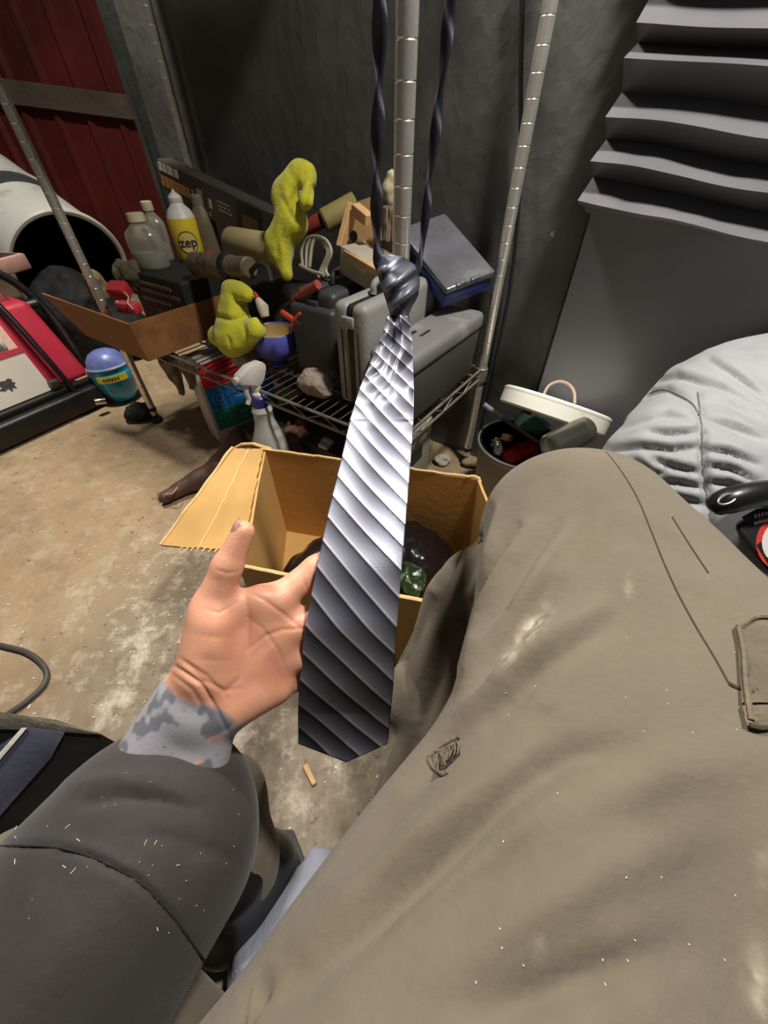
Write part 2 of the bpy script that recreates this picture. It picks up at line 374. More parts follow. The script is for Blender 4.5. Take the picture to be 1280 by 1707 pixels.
# --- black sheet, accordion pleats above a flat lower half
def pleats():
    rows = []
    z = .93; prof = [(.0, 1.10), (.03, 1.06), (.0, 1.02), (.03, .99), (.0, .945), (.034, .914), (.0, .898), (.042, .879), (.006, .845), (.052, .815), (.014, .786), (.062, .757), (.026, .732), (.070, .702), (.068, .698), (.022, .688), (.018, .66), (.014, .60), (.010, .40), (.012, .2), (.010, .05)]
    dense = []
    for (a, za), (c, zc) in zip(prof, prof[1:]):
        k = 6
        for i in range(k):
            t = i/k; dense.append((a+(c-a)*t, za+(zc-za)*t))
    dense.append(prof[-1]); ns = 50; V = []; Fc = []
    for j, (n, z) in enumerate(dense):
        for i in range(ns+1):
            s = i/ns*.75; p = Vector((0, 0, 0))
            fade = min(1, max(0, (z-.6)/.1))
            zz = z-fade*(.085*s+.05*s*s*(1 if z < .85 else .3)) + fade*.006*mnoise.noise((s*7, z*9, 1)); nn = n*(1.15+.10*mnoise.noise((s*3, z*20, 0)))+.0015*mnoise.noise((s*9, z*9, 3))+.012
            if z > .65 and n > .03 and z < .8: nn += .004*mnoise.noise((s*22, z*4, 5))
            left = -.215+(.0 if z > .68 else .012)-.10*(n if z > .68 else 0)
            V.append(R3(left+s, WU-.006-nn, zz))
    W = ns+1; H = len(dense)
    for j in range(H-1):
        for i in range(ns): Fc.append((j*W+i, j*W+i+1, (j+1)*W+i+1, (j+1)*W+i))
    # back face gives the sheet its thickness
    n0 = len(V); V += [p+UH*.0025 for p in V]
    Fc += [tuple(n0+k for k in q[::-1]) for q in Fc]
    for j in range(H-1):
        for i in (0, ns): Fc.append((j*W+i, (j+1)*W+i, n0+(j+1)*W+i, n0+j*W+i))
    for i in range(ns):
        for j in (0, H-1): Fc.append((j*W+i, j*W+i+1, n0+j*W+i+1, n0+j*W+i))
    return V, Fc
solo('pleated_sheet', pleats(), M('black_vinyl', (102, 102, 106), .42, 0, .12, 6, .04, 40, spec=.5), 'black vinyl sheet with accordion pleats, hanging flat below them on the right wall', 'sheet', ang=25)
# cable hanging on the wall behind the rack
b = NB(); btube(b, spline([Pu(872, -60, WU-.02), Pu(868, 120, WU-.018), Pu(866, 320, WU-.02), Pu(850, 480, WU-.02), Pu(826, 600, WU-.02), Pu(800, 720, WU-.03)], 8), .0045, 7)
solo('power_cable', b, M('black_rubber', (26, 26, 27), .5, 0, .1, 8, .1, 60), 'thin black cable hanging down the wall right of the chrome rack', 'cable')
# power cord on the floor
pts = [Pz(-500, 1020, .006), Pz(-120, 1054, .006), Pz(10, 1078, .006), Pz(52, 1092, .006), Pz(76, 1116, .006), Pz(74, 1140, .006), Pz(50, 1165, .006), Pz(20, 1186, .006), Pz(-30, 1215, .006), Pz(-150, 1250, .006), Pz(-400, 1240, .006)]
b = NB(); btube(b, spline(pts, 8), .0055, 8)
solo('extension_cord', b, M('grey_rubber', (70, 66, 62), .6, 0, .15, 8, .1, 60), 'dark grey cord looping across the concrete at the left edge', 'cord')
# ================================================================ chrome wire rack
CH = M('worn_chrome', (226, 222, 212), .27, .72, .08, 20, .05, 90, dirt=(160, 152, 138), ds=14, dt=.64)
CHD = M('dull_wire', (164, 158, 146), .42, .6, .3, 25, .1, 60, dirt=(80, 68, 54), ds=18, dt=.5)
S0, S1, U0, U1, ZS = -1.454, -.364, .575, 1.015, .325
rk = thing('wire_rack', 'chrome wire shelving rack against the black wall', 'rack', R3(S0, U0, 0))
prof = [(.0127, .03)]
z = .05
while z < 1.75: prof += [(.0127, z), (.0121, z+.0010), (.0127, z+.0024)]; z += .0315
prof += [(.0127, 1.78), (.006, 1.785)]
first = None
for s, u in ((S1, U0), (S1, U1), (S0, U0), (S0, U1)):
    if first is None:
        b = NB(); blathe(b, Matrix(), prof, 30); first = part('post', b, CH, rk, ang=18)
        first.data.transform(Matrix.Translation(rk.location)); p = first
        b = NB(); blathe(b, Matrix(), [(.02, 0), (.02, .012), (.012, .02), (.012, .045), (.014, .05), (.014, .06)], 16)
        ft = part('foot', b, M('black_foot', (28, 27, 27), .5), rk); ft.data.transform(Matrix.Translation(rk.location)); q = ft
    else:
        p = first.copy(); COL.objects.link(p); q = ft.copy(); COL.objects.link(q)
    p.location = R3(s, u, 0)-rk.location; q.location = R3(s, u, 0)-rk.location; p.parent = rk; q.parent = rk
def wire_shelf(zs):
    b = NB(); k = .0035
    rails = [((S0, U0), (S1, U0)), ((S0, U1), (S1, U1)), ((S0, U0), (S0, U1)), ((S1, U0), (S1, U1))]
    sh = None
    for i, (a, c) in enumerate(rails):
        b = NB()
        btube(b, [R3(*a, zs), R3(*c, zs)], k, 8); btube(b, [R3(*a, zs-.028), R3(*c, zs-.028)], k, 8)
        A = R3(*a, zs); B = R3(*c, zs); n = max(4, int((B-A).length/.05)); zz = []
        for j in range(n+1): zz.append(A.lerp(B, j/n)-Vector((0, 0, .002 if j % 2 else .026)))
        btube(b, zz, .0013, 6)
        if sh is None: sh = part('shelf', NB_grid(zs), M('dark_wire', (84, 80, 74), .5, .6, .3, 25, .1, 60), rk)
        part('rail', b, CHD, sh)
    for s, u in ((S1, U0), (S1, U1), (S0, U0), (S0, U1)):
        b = NB(); blathe(b, Matrix.Translation(R3(s, u, zs-.034)), [(.0135, 0), (.018, .001), (.0165, .036), (.0135, .038)], 16); part('collar', b, CHD, sh)
def NB_grid(zs):
    b = NB(); n = 42
    for i in range(1, n):
        s = S0+(S1-S0)*i/n; btube(b, [R3(s, U0, zs+.004), R3(s, U1, zs+.004)], .0017, 5)
    for u in (U0+.11, U0+.22, U0+.33): btube(b, [R3(S0, u, zs), R3(S1, u, zs)], .0028, 6)
    return b
wire_shelf(ZS); ZT = ZS+.007
wire_shelf(1.25)
b = NB(); bbox(b, rackm(-1.08, (U0+U1)/2, 1.258), (.72, U1-U0-.01, .006), .001, 1); part('shade_board', b, M('shade_board_grey', (90, 84, 74), .8), rk, smooth=False)  # unseen board added on the upper shelf to shade rack and floor
# ================================================================ things on the shelf
# -- brown cardboard tray at the left front corner (open flap at its left)
KB = M('brown_card', (142, 98, 54), .8, 0, .14, 4, .12, 40, dirt=(112, 72, 38), ds=6, dt=.55)
tr = thing('cardboard_tray', 'low brown cardboard tray at the left end of the rack', 'tray', R3(-1.30, .64, ZT))
def rslab(q, th, name, par, mat, lab=None):
    b = NB(); bslab(b, [R3(*p) for p in q], th); return part(name, b, mat, par, lab, smooth=False)
ta, tb_, tu0, tu1, th = -1.47, -1.155, .505, .80, .105
rslab([(-1.58, tu0-.03, ZT+th+.010), (-1.545, tu0-.012, ZT+.05), (-1.49, tu0-.004, ZT+.004), (tb_, tu0, ZT), (tb_+.002, tu0-.012, ZT+th)], .004, 'front_panel', tr, KB)
rslab([(tb_, tu0, ZT), (tb_, tu1, ZT), (tb_+.004, tu1, ZT+th), (tb_+.004, tu0-.01, ZT+th)], .004, 'side_panel', tr, KB)
rslab([(ta, tu1, ZT), (tb_, tu1, ZT), (tb_, tu1, ZT+th), (ta, tu1, ZT+th)], -.004, 'back_panel', tr, KB)
rslab([(-1.43, tu0, ZT+.003), (tb_, tu0, ZT+.003), (tb_, tu1, ZT+.003), (-1.43, tu1, ZT+.003)], .003, 'bottom_panel', tr, KB)
# -- dark carton with lettering behind the tray, bottles stand on it
CB = M('dark_carton', (34, 36, 32), .6, 0, .2, 5, .1, 50)
ct = thing('dark_carton', 'dark green-black carton with pale lettering standing in the cardboard tray', 'box', R3(-1.29, .75, ZT))
b = NB(); bbox(b, rackm(-1.29, .76, ZT+.082), (.27, .17, .155), .003, 1); part('body', b, CB, ct, smooth=False)
PR = M('pale_print', (150, 142, 120), .7, 0, .2, 20, 0)
b = NB()
for k, (w, zz) in enumerate(((.17, .135), (.20, .115), (.14, .09))):
    s = -1.385
    while s < -1.385+w:
        l = random.uniform(.006, .014); bbox(b, rackm(s+l/2, .6742, ZT+zz), (l, .001, .010)); s += l+.004
part('lettering', b, PR, ct, smooth=False)
b = NB(); bbox(b, rackm(-1.25, .6742, ZT+.05), (.16, .001, .035)); part('label_strip', b, M('grey_green_print', (84, 92, 78), .6), ct, label='faded green strip')
# -- clear bottles with cream caps
CLR = M('clear_plastic', (214, 212, 200), .18, 0, .05, 6, .05, 30, trans=.75)
LIQ = M('cloudy_liquid', (196, 190, 170), .4, 0, .1, 8, 0); CAPM = M('cream_cap', (206, 196, 164), .5, 0, .08, 8, .1, 40)
def clear_bottle(base, h, r, label):
    t = thing('clear_bottle', label, 'bottle', base, 'clear bottles in the tray corner'); m = Matrix.Translation(base)
    b = NB(); blathe(b, m, [(r*.9, 0), (r, .006), (r, h*.58), (r*.9, h*.68), (r*.5, h*.80), (r*.36, h*.83), (r*.36, h*.9)], 24, .72); part('body', b, CLR, t)
    b = NB(); blathe(b, m, [(r*.84, .004), (r*.93, .01), (r*.93, h*.3), (r*.92, h*.31)], 24, .7); part('liquid', b, LIQ, t)
    b = NB(); blathe(b, m, [(r*.45, h*.86), (r*.47, h*.87), (r*.45, h), (r*.4, h*1.01)], 20); part('cap', b, CAPM, t)
ZC = ZT+.16
pb = Pz(257, 446, ZC); clear_bottle(pb, .135, .052, 'front clear bottle with cream cap, half full, in front of the red wall')
pb = Pu(277, 436, .82); pb.z = ZC; clear_bottle(pb, .15, .036, 'smaller clear bottle with cream cap, half hidden beside the yellow bottle')
# -- yellow bottle with lettering
pz = Pz(322, 432, ZC); Z1 = ZC
t = thing('yellow_bottle', 'yellow bottle with white shoulder and round lettered label', 'bottle', pz); m = Matrix.Translation(pz)
YL = M('yellow_label', (226, 200, 52), .45, 0, .1, 8, .05, 40); WP = M('white_plastic', (214, 212, 204), .4, 0, .06, 8, .05, 40)
hb = .168; r = .042
b = NB(); blathe(b, m, [(r*.9, 0), (r, .006), (r, .05), (r*1.02, .1), (r*.97, .112)], 28); part('body', b, YL, t)
b = NB(); blathe(b, m, [(r*.98, .112), (r*.8, .13), (r*.5, .142), (r*.45, .148), (r*.48, .15), (r*.48, hb-.008), (r*.3, hb), (r*.14, hb+.004), (r*.12, hb+.01)], 24); part('shoulder', b, WP, t, label='white shoulder and cap')
fz = math.atan2(-pz.y, -pz.x)
def wrap(v, zc, rr): 
    a = fz+v[0]/rr; return pz+Vector((math.cos(a)*(rr+v[2]), math.sin(a)*(rr+v[2]), zc+v[1]))
b = NB(); n = 28
for rad, th_, mt, nm in ((.030, .0012, M('dark_ring', (52, 52, 60), .5), 'label_ring'), (.027, .0020, M('pale_yellow_disc', (214, 190, 96), .5), 'label_disc')):
    b = NB(); vs = [b.verts.new(wrap((0, 0, th_), .052, r*1.02))]; 
    for rr in (.5, 1):
        vs += [b.verts.new(wrap((rad*rr*math.cos(2*PI*i/n), rad*rr*math.sin(2*PI*i/n), th_), .052, r*1.02)) for i in range(n)]
    for i in range(n):
        b.faces.new((vs[0], vs[1+i], vs[1+(i+1) % n])); b.faces.new((vs[1+i], vs[1+n+i], vs[1+n+(i+1) % n], vs[1+(i+1) % n]))
    part(nm, b, mt, t)
tv, tf = text_mesh('zep', .036); part('lettering', ([wrap((p.x, p.y, .0032), .052, r*1.02) for p in tv], tf), M('navy_print', (48, 44, 84), .5), t, smooth=False, label='dark blue letters')
pz2 = pz+UH*.062+SH*.022-Vector((0, 0, .02)); t = thing('brown_bottle', 'dull brown bottle hidden behind the yellow bottle', 'bottle', pz2); m = Matrix.Translation(pz2)
b = NB(); blathe(b, m, [(.03, 0), (.036, .005), (.036, .11), (.03, .14), (.02, .155), (.018, .165)], 24); part('body', b, M('dull_tan', (112, 98, 72), .55, 0, .2, 8), t)
b = NB(); blathe(b, m, [(.02, .16), (.02, .18), (.016, .184)], 20); part('cap', b, M('grey_cap', (120, 116, 104), .5), t)
# -- red things and cream scraps in the tray
RD = M('red_card', (196, 52, 62), .55, 0, .1, 8, .1, 40)
def wblock(name, label, cat, m, size, mat, bev=.003, group=None, parts=()):
    t = thing(name, label, cat, m.translation, group); b = NB(); bbox(b, m, size, bev, 2); part('body', b, mat, t)
    for nm, c, sz, mt in parts: b = NB(); bbox(b, m, sz, .001, 1, c=c); part(nm, b, mt, t)
    return t
P = Pu(200, 485, .60); m = Matrix.Translation(P) @ MR @ Matrix.Rotation(.5, 4, 'Z') @ Matrix.Rotation(.5, 4, 'X')
wblock('red_box', 'small bright red block on top of the junk in the cardboard tray', 'box', m, (.05, .04, .035), RD, parts=(('flap', (0, 0, .019), (.046, .036, .003), RD),))
P = Pu(215, 513, .545); m = Matrix.Translation(P) @ MR @ Matrix.Rotation(.3, 4, 'Z')
rb = wblock('red_box', 'long red block lying low in the tray under a white string', 'box', m, (.062, .03, .022), RD, parts=(('lid', (0, 0, .012), (.06, .028, .003), M('faded_red', (206, 84, 86), .5)),))
b = NB(); btube(b, spline([Pu(207, 487, .56), Pu(214, 495, .55), Pu(213, 505, .535), Pu(222, 515, .525)], 6), .0015, 6)
solo('string', b, M('white_string', (214, 206, 190), .8), 'white string hanging over the red blocks in the tray', 'string')
def crumple(name, label, cat, c, rx, mat, seed, h=.004, group=None, amp=.35, rot=None):
    c = np.array(c, dtype=np.float32); rx = np.array(rx, dtype=np.float32)
    f = lambda P: ellip(P, c, rx, rot)+rx.min()*amp*vn(P, 1.3/rx.max()*1.4, seed)+rx.min()*amp*.4*vn(P, 4.5/rx.max(), seed+3)
    e = rx.max()*1.5; v, fc = blob(f, c-e, c+e, h, 1); return solo(name, (v, fc), mat, label, cat, group, ang=35)
crumple('paper_scrap', 'crumpled tan paper beside the chrome post in the tray', 'paper', Pu(163, 478, .60), (.03, .03, .045), M('tan_paper', (128, 112, 78), .8, 0, .25, 20), 5)
crumple('glove', 'dull olive work glove heaped behind the red block', 'glove', Pu(222, 462, .68), (.055, .04, .045), M('olive_cloth', (92, 84, 58), .85, 0, .3, 18), 6)
# -- long black kit box leaning on the wall
A = Pu(283, 298, .965); Bq = Pu(492, 400, .955)
kx = (Bq-A); m = frame((A+Bq)/2, kx, (0, 0, 1)); kl = kx.length+.02
kt = thing('tool_kit_box', 'long black cardboard kit box leaning against the wall above the bottles', 'box', (A+Bq)/2-Vector((0, 0, .05)))
KBM = M('black_card', (64, 61, 55), .5, 0, .25, 6, .1, 30)
b = NB(); bbox(b, m, (kl, .05, .098), .003, 1); part('body', b, KBM, kt, smooth=False)
fs = 1 if (m.to_3x3() @ Vector((0, 1, 0))).dot(UH) < 0 else -1
def kdecal(nm, x0, x1, z0, z1, mt, split=0, th=.0012):
    b = NB(); x = x0
    if not split: bbox(b, m, (x1-x0, th, z1-z0), c=((x0+x1)/2, fs*(.025+th/2), (z0+z1)/2))
    else:
        while x < x1:
            l = random.uniform(.5, 1.3)*split; bbox(b, m, (min(l, x1-x), th, z1-z0), c=(x+l/2, fs*(.025+th/2), (z0+z1)/2)); x += l+.004
    return part(nm, b, mt, kt, smooth=False)
h2 = kl/2
kdecal('lettering', -h2+.004, -h2+.095, .022, .043, M('white_print', (196, 188, 176), .6), .022).__setitem__('label', 'white lettering')
kdecal('lettering', -h2+.006, -h2+.15, -.016, .010, M('orange_print', (178, 122, 58), .6), .020).__setitem__('label', 'orange lettering')
kdecal('picture', -h2+.175, -h2+.20, -.016, .02, M('grey_print', (150, 148, 138), .6)); kdecal('picture', -h2+.228, -h2+.24, -.014, .008, M('white_print', (196, 188, 176), .6)); kdecal('picture', -h2+.222, -h2+.23, -.036, -.026, M('grey_print', (150, 148, 138), .6))
for zz, l in ((.014, .05), (.004, .048), (-.006, .058)): kdecal('text_line', -h2+.27, -h2+.27+l, zz-.002, zz+.002, M('grey_print', (150, 148, 138), .6), .012)
kdecal('label', -h2+.355, -h2+.46, -.042, .040, M('black_label', (18, 18, 17), .4)); kdecal('label_picture', -h2+.375, -h2+.44, -.03, .012, M('brown_print', (96, 78, 48), .6), th=.002)
# -- roll, can, soft tool bag, cloths
P0 = Pu(388, 404, .84); P1 = Pu(462, 418, .82)
t = thing('paper_roll', 'cream paper roll lying below the black kit box', 'roll', P0-Vector((0, 0, .03))); mm = axf(P0, P1-P0); L = (P1-P0).length
b = NB(); blathe(b, mm, [(.036, 0), (.037, .002), (.037, L), (.036, L+.002)], 28); part('body', b, M('cream_paper', (168, 152, 108), .75, 0, .12, 10, .1, 40), t)
b = NB(); blathe(b, mm, [(.014, -.002), (.016, -.003), (.016, .001)], 20); part('core', b, M('card_core', (120, 92, 58), .8), t)
P0 = Pu(322, 440, .74); P1 = Pu(415, 447, .70); mm = axf(P0, P1-P0); L = (P1-P0).length
t = thing('grease_gun', 'grimy grey cylinder tool lying behind the lower yellow cloth', 'tool', P0-Vector((0, 0, .03)))
b = NB(); blathe(b, mm, [(.012, 0), (.026, .008), (.03, .02), (.03, L*.7), (.024, L*.78), (.024, L), (.02, L+.004)], 24); part('barrel', b, M('grimy_grey', (122, 112, 92), .5, .3, .3, 18, .2, 50, dirt=(64, 54, 42), ds=14, dt=.5), t)
b = NB(); blathe(b, mm, [(.031, L*.66), (.033, L*.67), (.033, L*.73), (.031, L*.74)], 24); part('band', b, M('black_rubber', (26, 26, 27)), t)
b = NB(); bbox(b, mm, (.012, .03, .002), c=(.0305, -.006, L*.4)); part('red_mark', b, M('dull_red', (120, 48, 40), .6), t)
DK = M('black_canvas', (34, 32, 30), .8, 0, .3, 12, .3, 70)
def bagf(P):
    c = R3(-.97, .80, ZT+.055); q = P
    f = smin(cone(q, R3(-1.10, .80, ZT+.05), R3(-.84, .86, ZT+.06), .055, .055), cone(q, R3(-1.02, .88, ZT+.07), R3(-.86, .93, ZT+.08), .075, .07), .05)
    f = np.maximum(f, ZT+.001-q[:, 2]); return f+.012*vn(q, 22, 2)+.006*vn(q, 50, 4)
c = R3(-.95, .84, .42); v, f = blob(bagf, (c.x-.4, c.y-.4, ZT-.02), (c.x+.4, c.y+.4, .56), .006, 1)
tb = thing('tool_bag', 'slumped black canvas tool bag between the two yellow cloths', 'bag', R3(-.95, .84, ZT)); part('body', (v, f), DK, tb)
b = NB(); btube(b, spline([Pu(418, 452, .70), Pu(432, 440, .70), Pu(446, 448, .70), Pu(452, 470, .69)], 6), .006, 8); part('handle', b, DK, tb)
RT = M('red_tool', (186, 60, 46), .45, 0, .15, 10)
def tool(name, label, pts, r, mat, head=None):
    t = thing(name, label, 'tool', pts[0]-Vector((0, 0, r if not isinstance(r, list) else r[0]))); b = NB(); btube(b, pts, r, 10); part('handle', b, mat, t)
    if head: b = NB(); btube(b, head[0], head[1], 10); part('head', b, head[2], t)
    return t
STL = M('dark_steel', (92, 90, 86), .4, .8, .2, 20)
tool('pliers', 'red-handled pliers behind the blue cup', [Pu(470, 520, .66), Pu(484, 530, .66), Pu(492, 536, .655)], [.006, .007, .005], RT, ([Pu(492, 536, .655), Pu(500, 543, .65)], [.006, .004], STL))
tool('pliers', 'red plier handle sticking up behind the red-handled pliers, next to the dark case', [Pu(486, 545, .65), Pu(492, 532, .655), Pu(500, 522, .66)], [.004, .005, .004], RT, ([Pu(486, 545, .65), Pu(484, 556, .645)], [.005, .004], STL))
tool('screwdriver', 'tool with pinkish-red grip poking out behind the dark case', [Pu(488, 500, .72), Pu(505, 490, .72), Pu(530, 474, .72)], [.006, .011, .010], M('pink_red_grip', (150, 66, 62), .5), ([Pu(488, 500, .72), Pu(476, 508, .72)], [.003, .003], STL))
tool('brush', 'white and red brush head leaning beside the lower yellow cloth', [Pu(424, 488, .66), Pu(430, 498, .655)], [.004, .006], RT, ([Pu(430, 500, .655), Pu(438, 512, .65), Pu(442, 528, .645)], [.008, .014, .010], M('dirty_white', (176, 168, 148), .7)))
YC = M('yellow_microfibre', (196, 194, 44), .95, 0, .10, 30, .35, 260, sheen=.3)
def rag_hang(P):
    pts = [Pu(500, 292, .84), Pu(478, 330, .82), Pu(486, 372, .80), Pu(466, 410, .78), Pu(478, 455, .76)]
    f = cone(P, pts[0], pts[1], .030, .034)
    for a, b_, r0, r1 in ((pts[1], pts[2], .034, .030), (pts[2], pts[3], .032, .033), (pts[3], pts[4], .030, .016)): f = smin(f, cone(P, a, b_, r0, r1), .025)
    f = smin(f, cone(P, Pu(512, 290, .835), Pu(512, 335, .80), .016, .018), .02)
    f = smin(f, cone(P, Pu(452, 395, .78), Pu(452, 430, .775), .014, .012), .02)
    g = vn(P*np.array([1, 1, .28], dtype=np.float32), 34, 1); return f+.0065*g+.0012*vn(P, 80, 5)
c = Pu(484, 370, .80); v, f = blob(rag_hang, (c.x-.17, c.y-.14, c.z-.2), (c.x+.17, c.y+.14, c.z+.22), .004, 1)
v = folds(v, f, [([(508, 290), (490, 330), (470, 375), (460, 420)], -.009, 5), ([(522, 310), (512, 350), (498, 400), (490, 450)], -.007, 4), ([(470, 330), (492, 370)], -.006, 4), ([(462, 380), (474, 440)], .005, 5)])
solo('microfibre_cloth', (v, f), YC, 'upper yellow-green microfibre cloth, draped upright against the wall', 'cloth', 'yellow cloths', ang=180)
def rag_low(P):
    t0 = Pu(392, 486, .66); base = Pu(390, 560, .62)
    f = smin(cone(P, t0, base, .026, .05), cone(P, Pu(365, 560, .63), Pu(425, 550, .63), .03, .026), .03)
    f = smin(f, cone(P, Pu(385, 480, .66), Pu(412, 492, .655), .020, .018), .015); f = smin(f, cone(P, Pu(385, 575, .605), Pu(384, 583, .60), .016, .012), .02)
    f = np.maximum(f, ZT-.002-P[:, 2]); return f+.006*vn(P*np.array([1, 1, .4], dtype=np.float32), 32, 9)+.001*vn(P, 90, 5)
c = Pu(390, 540, .64); v, f = blob(rag_low, (c.x-.12, c.y-.12, ZT-.01), (c.x+.12, c.y+.12, c.z+.14), .004, 1)
v = folds(v, f, [([(356, 525), (385, 532), (415, 525)], -.011, 4), ([(385, 490), (395, 505), (412, 508)], -.010, 4), ([(380, 560), (384, 580)], -.006, 3), ([(405, 540), (412, 570)], -.005, 4)])
solo('microfibre_cloth', (v, f), YC, 'lower yellow-green microfibre cloth, bundled on the shelf beside the blue cup', 'cloth', 'yellow cloths', ang=180)
# -- blue cup
pc = Pz(466, 606, ZT)
t = thing('blue_cup', 'blue stemmed cup with cream inside standing on the wire shelf', 'cup', pc); m = Matrix.Translation(pc)
b = NB(); blathe(b, m, [(.001, 0), (.024, 0), (.024, .003), (.013, .008), (.012, .016), (.036, .022), (.052, .034), (.059, .055), (.059, .090), (.057, .092), (.055, .089)], 40, cap=False); part('bowl', b, M('blue_glaze', (84, 88, 172), .4, 0, .1, 5, .05, 30), t, ang=60)
b = NB(); blathe(b, m, [(.001, .030), (.030, .03), (.045, .038), (.0545, .055), (.0548, .0885)], 40, cap=False); part('inside', b, M('cream_glaze', (186, 158, 98), .5, 0, .2, 16), t)
# -- rocks
def rock(label, c, rx, seed, col, rot=0):
    m = Matrix.Rotation(rot, 4, 'Z'); c = np.array(c, dtype=np.float32); mn = min(rx)
    def f(P):
        d = ellip(P, c, rx, m)
        for k in range(14):
            rs = np.random.RandomState(seed*31+k); n = rs.randn(3); n /= np.linalg.norm(n); q = (P-c)@np.array(m.to_3x3(), dtype=np.float32)
            sup = np.linalg.norm(n*np.array(rx)); d = np.maximum(d, q@n.astype(np.float32)-sup*rs.uniform(.68, .9))
        return d+mn*.10*vn(P, 1.6/mn, seed)+mn*.06*vn(P, 5/mn, seed+1)
    e = max(rx)*1.25; v, fc = blob(f, c-e, c+e, .0035, 1)
    return solo('rock', (v, fc), M('stone_%d' % seed, col, .9, 0, .3, 40, .6, 120, dirt=(92, 80, 72), ds=30, dt=.56), label, 'rock', 'rocks on the shelf', ang=28)
rock('small rounded grey rock in front of the lower yellow cloth', Pz(411, 612, ZT)+Vector((0, 0, .024)), (.042, .034, .027), 2, (166, 156, 138))
rock('larger pinkish angular rock below the grey cases', Pz(528, 655, ZT)+Vector((0, 0, .026)), (.062, .036, .032), 5, (160, 142, 130), -.75)
# -- upright dark case and lighter case
DG = M('dark_grey_plastic', (58, 60, 60), .5, 0, .1, 6, .15, 120); LG = M('mid_grey_plastic', (146, 147, 142), .5, 0, .08, 6, .12, 120)
def case(name, label, s0, s1, u0, u1, z1, mat, nrib, ribs, groove):
    t = thing(name, label, 'case', R3((s0+s1)/2, (u0+u1)/2, ZT)); w = s1-s0; d = u1-u0; h = z1-ZT; w2 = w/2
    for k in (0, 1):
        b = NB(); bbox(b, rackm(s0+w2*(k+.5), (u0+u1)/2, ZT+h/2), (w2-.004, d, h), .016, 4); part('shell', b, mat, t)
    b = NB(); bbox(b, rackm(s0+w2, (u0+u1)/2, ZT+h/2), (.010, d-.008, h-.008), .012, 3); part('seam', b, M('black_gasket', (24, 24, 24), .6), t)
    if ribs:
        for zz in (.0, ):
            b = NB(); bbox(b, rackm(s0+w*.5, u0+.006, ZT+h*.45), (w+.014, .05, h*.8), .012, 3); part('rib', b, mat, t)
    if groove:
        for gs in (.28, .75):
            b = NB(); bbox(b, rackm(s0+w*gs, u0-.0002, ZT+h*.42), (.0035, .003, h*.70), .001, 1); part('groove', b, M('black_gasket', (24, 24, 24), .6), t)
    b = NB(); btube(b, spline([R3(s0+w2, u0+d*.3, z1-.002), R3(s0+w2, u0+d*.34, z1+.02), R3(s0+w2, u0+d*.66, z1+.02), R3(s0+w2, u0+d*.7, z1-.002)], 6), .007, 8); part('handle', b, mat, t)
    b = NB(); bbox(b, rackm(s0+w2, u0-.003, ZT+h*.85), (.03, .010, .022), .003, 2); part('latch', b, mat, t)
    return t
case('tool_case', 'dark charcoal plastic tool case standing upright left of the lighter one', -.752, -.628, .715, .96, ZT+.205, DG, 2, True, False)
case('tool_case', 'mid grey plastic tool case standing upright beside the knot of the tie', -.572, -.482, .64, .93, ZT+.222, LG, 2, False, True)
# -- grey lidded tool box at the right end
t = thing('storage_box', 'dark grey lidded storage box with dusty lit-toned top at the right end of the rack', 'box', R3(-.42, .82, ZT))
GB = M('lit_dusty_plastic', (126, 126, 124), .5, 0, .1, 5, .1, 80, dirt=(168, 166, 162), ds=5, dt=.5)  # lid painted lighter than the body: light on top put into the colour
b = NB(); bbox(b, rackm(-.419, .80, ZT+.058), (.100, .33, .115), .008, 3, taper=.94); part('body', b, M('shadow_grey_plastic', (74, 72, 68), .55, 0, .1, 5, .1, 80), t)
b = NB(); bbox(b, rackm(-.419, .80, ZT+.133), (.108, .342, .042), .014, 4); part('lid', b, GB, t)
b = NB(); bbox(b, rackm(-.437, .73, ZT+.1545), (.008, .055, .003), .001, 1); bbox(b, rackm(-.414, .76, ZT+.1545), (.006, .04, .003), .001, 1); part('marks', b, M('black_scuff', (30, 30, 30), .7), t)
# -- clear organiser with blue base on the storage box
q0 = Pu(742, 492, .86); q1 = Pu(822, 462, .97); q2 = Pu(700, 380, 1.0); 
ob = (q0+q1)/2; xo = (q1-q0); yo = (q2-q0)
t = thing('organizer_case', 'clear organizer case with blue base tilted on top of the grey storage box', 'case', ob-Vector((0, 0, .03)))
zz = xo.cross(yo).normalized(); m = frame(q0, xo, zz if zz.z > 0 else -zz); ly = abs((m.inverted() @ q2).y); lx = xo.length
b = NB(); bbox(b, m, (lx, ly, .032), .006, 2, c=(lx/2, ly/2, -.018)); part('base', b, M('cobalt_plastic', (34, 50, 120), .4, 0, .1, 6), t, label='blue plastic base')
b = NB(); bbox(b, m, (lx*1.02, ly*1.02, .016), .006, 2, c=(lx/2, ly/2, .008)); part('lid', b, M('smoky_clear_plastic', (132, 132, 140), .2, 0, .2, 14, .2, 40, trans=.45), t, label='smoky clear lid')
for k in (.3, .6): b = NB(); bbox(b, m, (.026, .01, .012), .002, 2, c=(lx*k, .002, .012)); part('latch', b, M('smoky_clear_plastic', (176, 176, 184)), t)
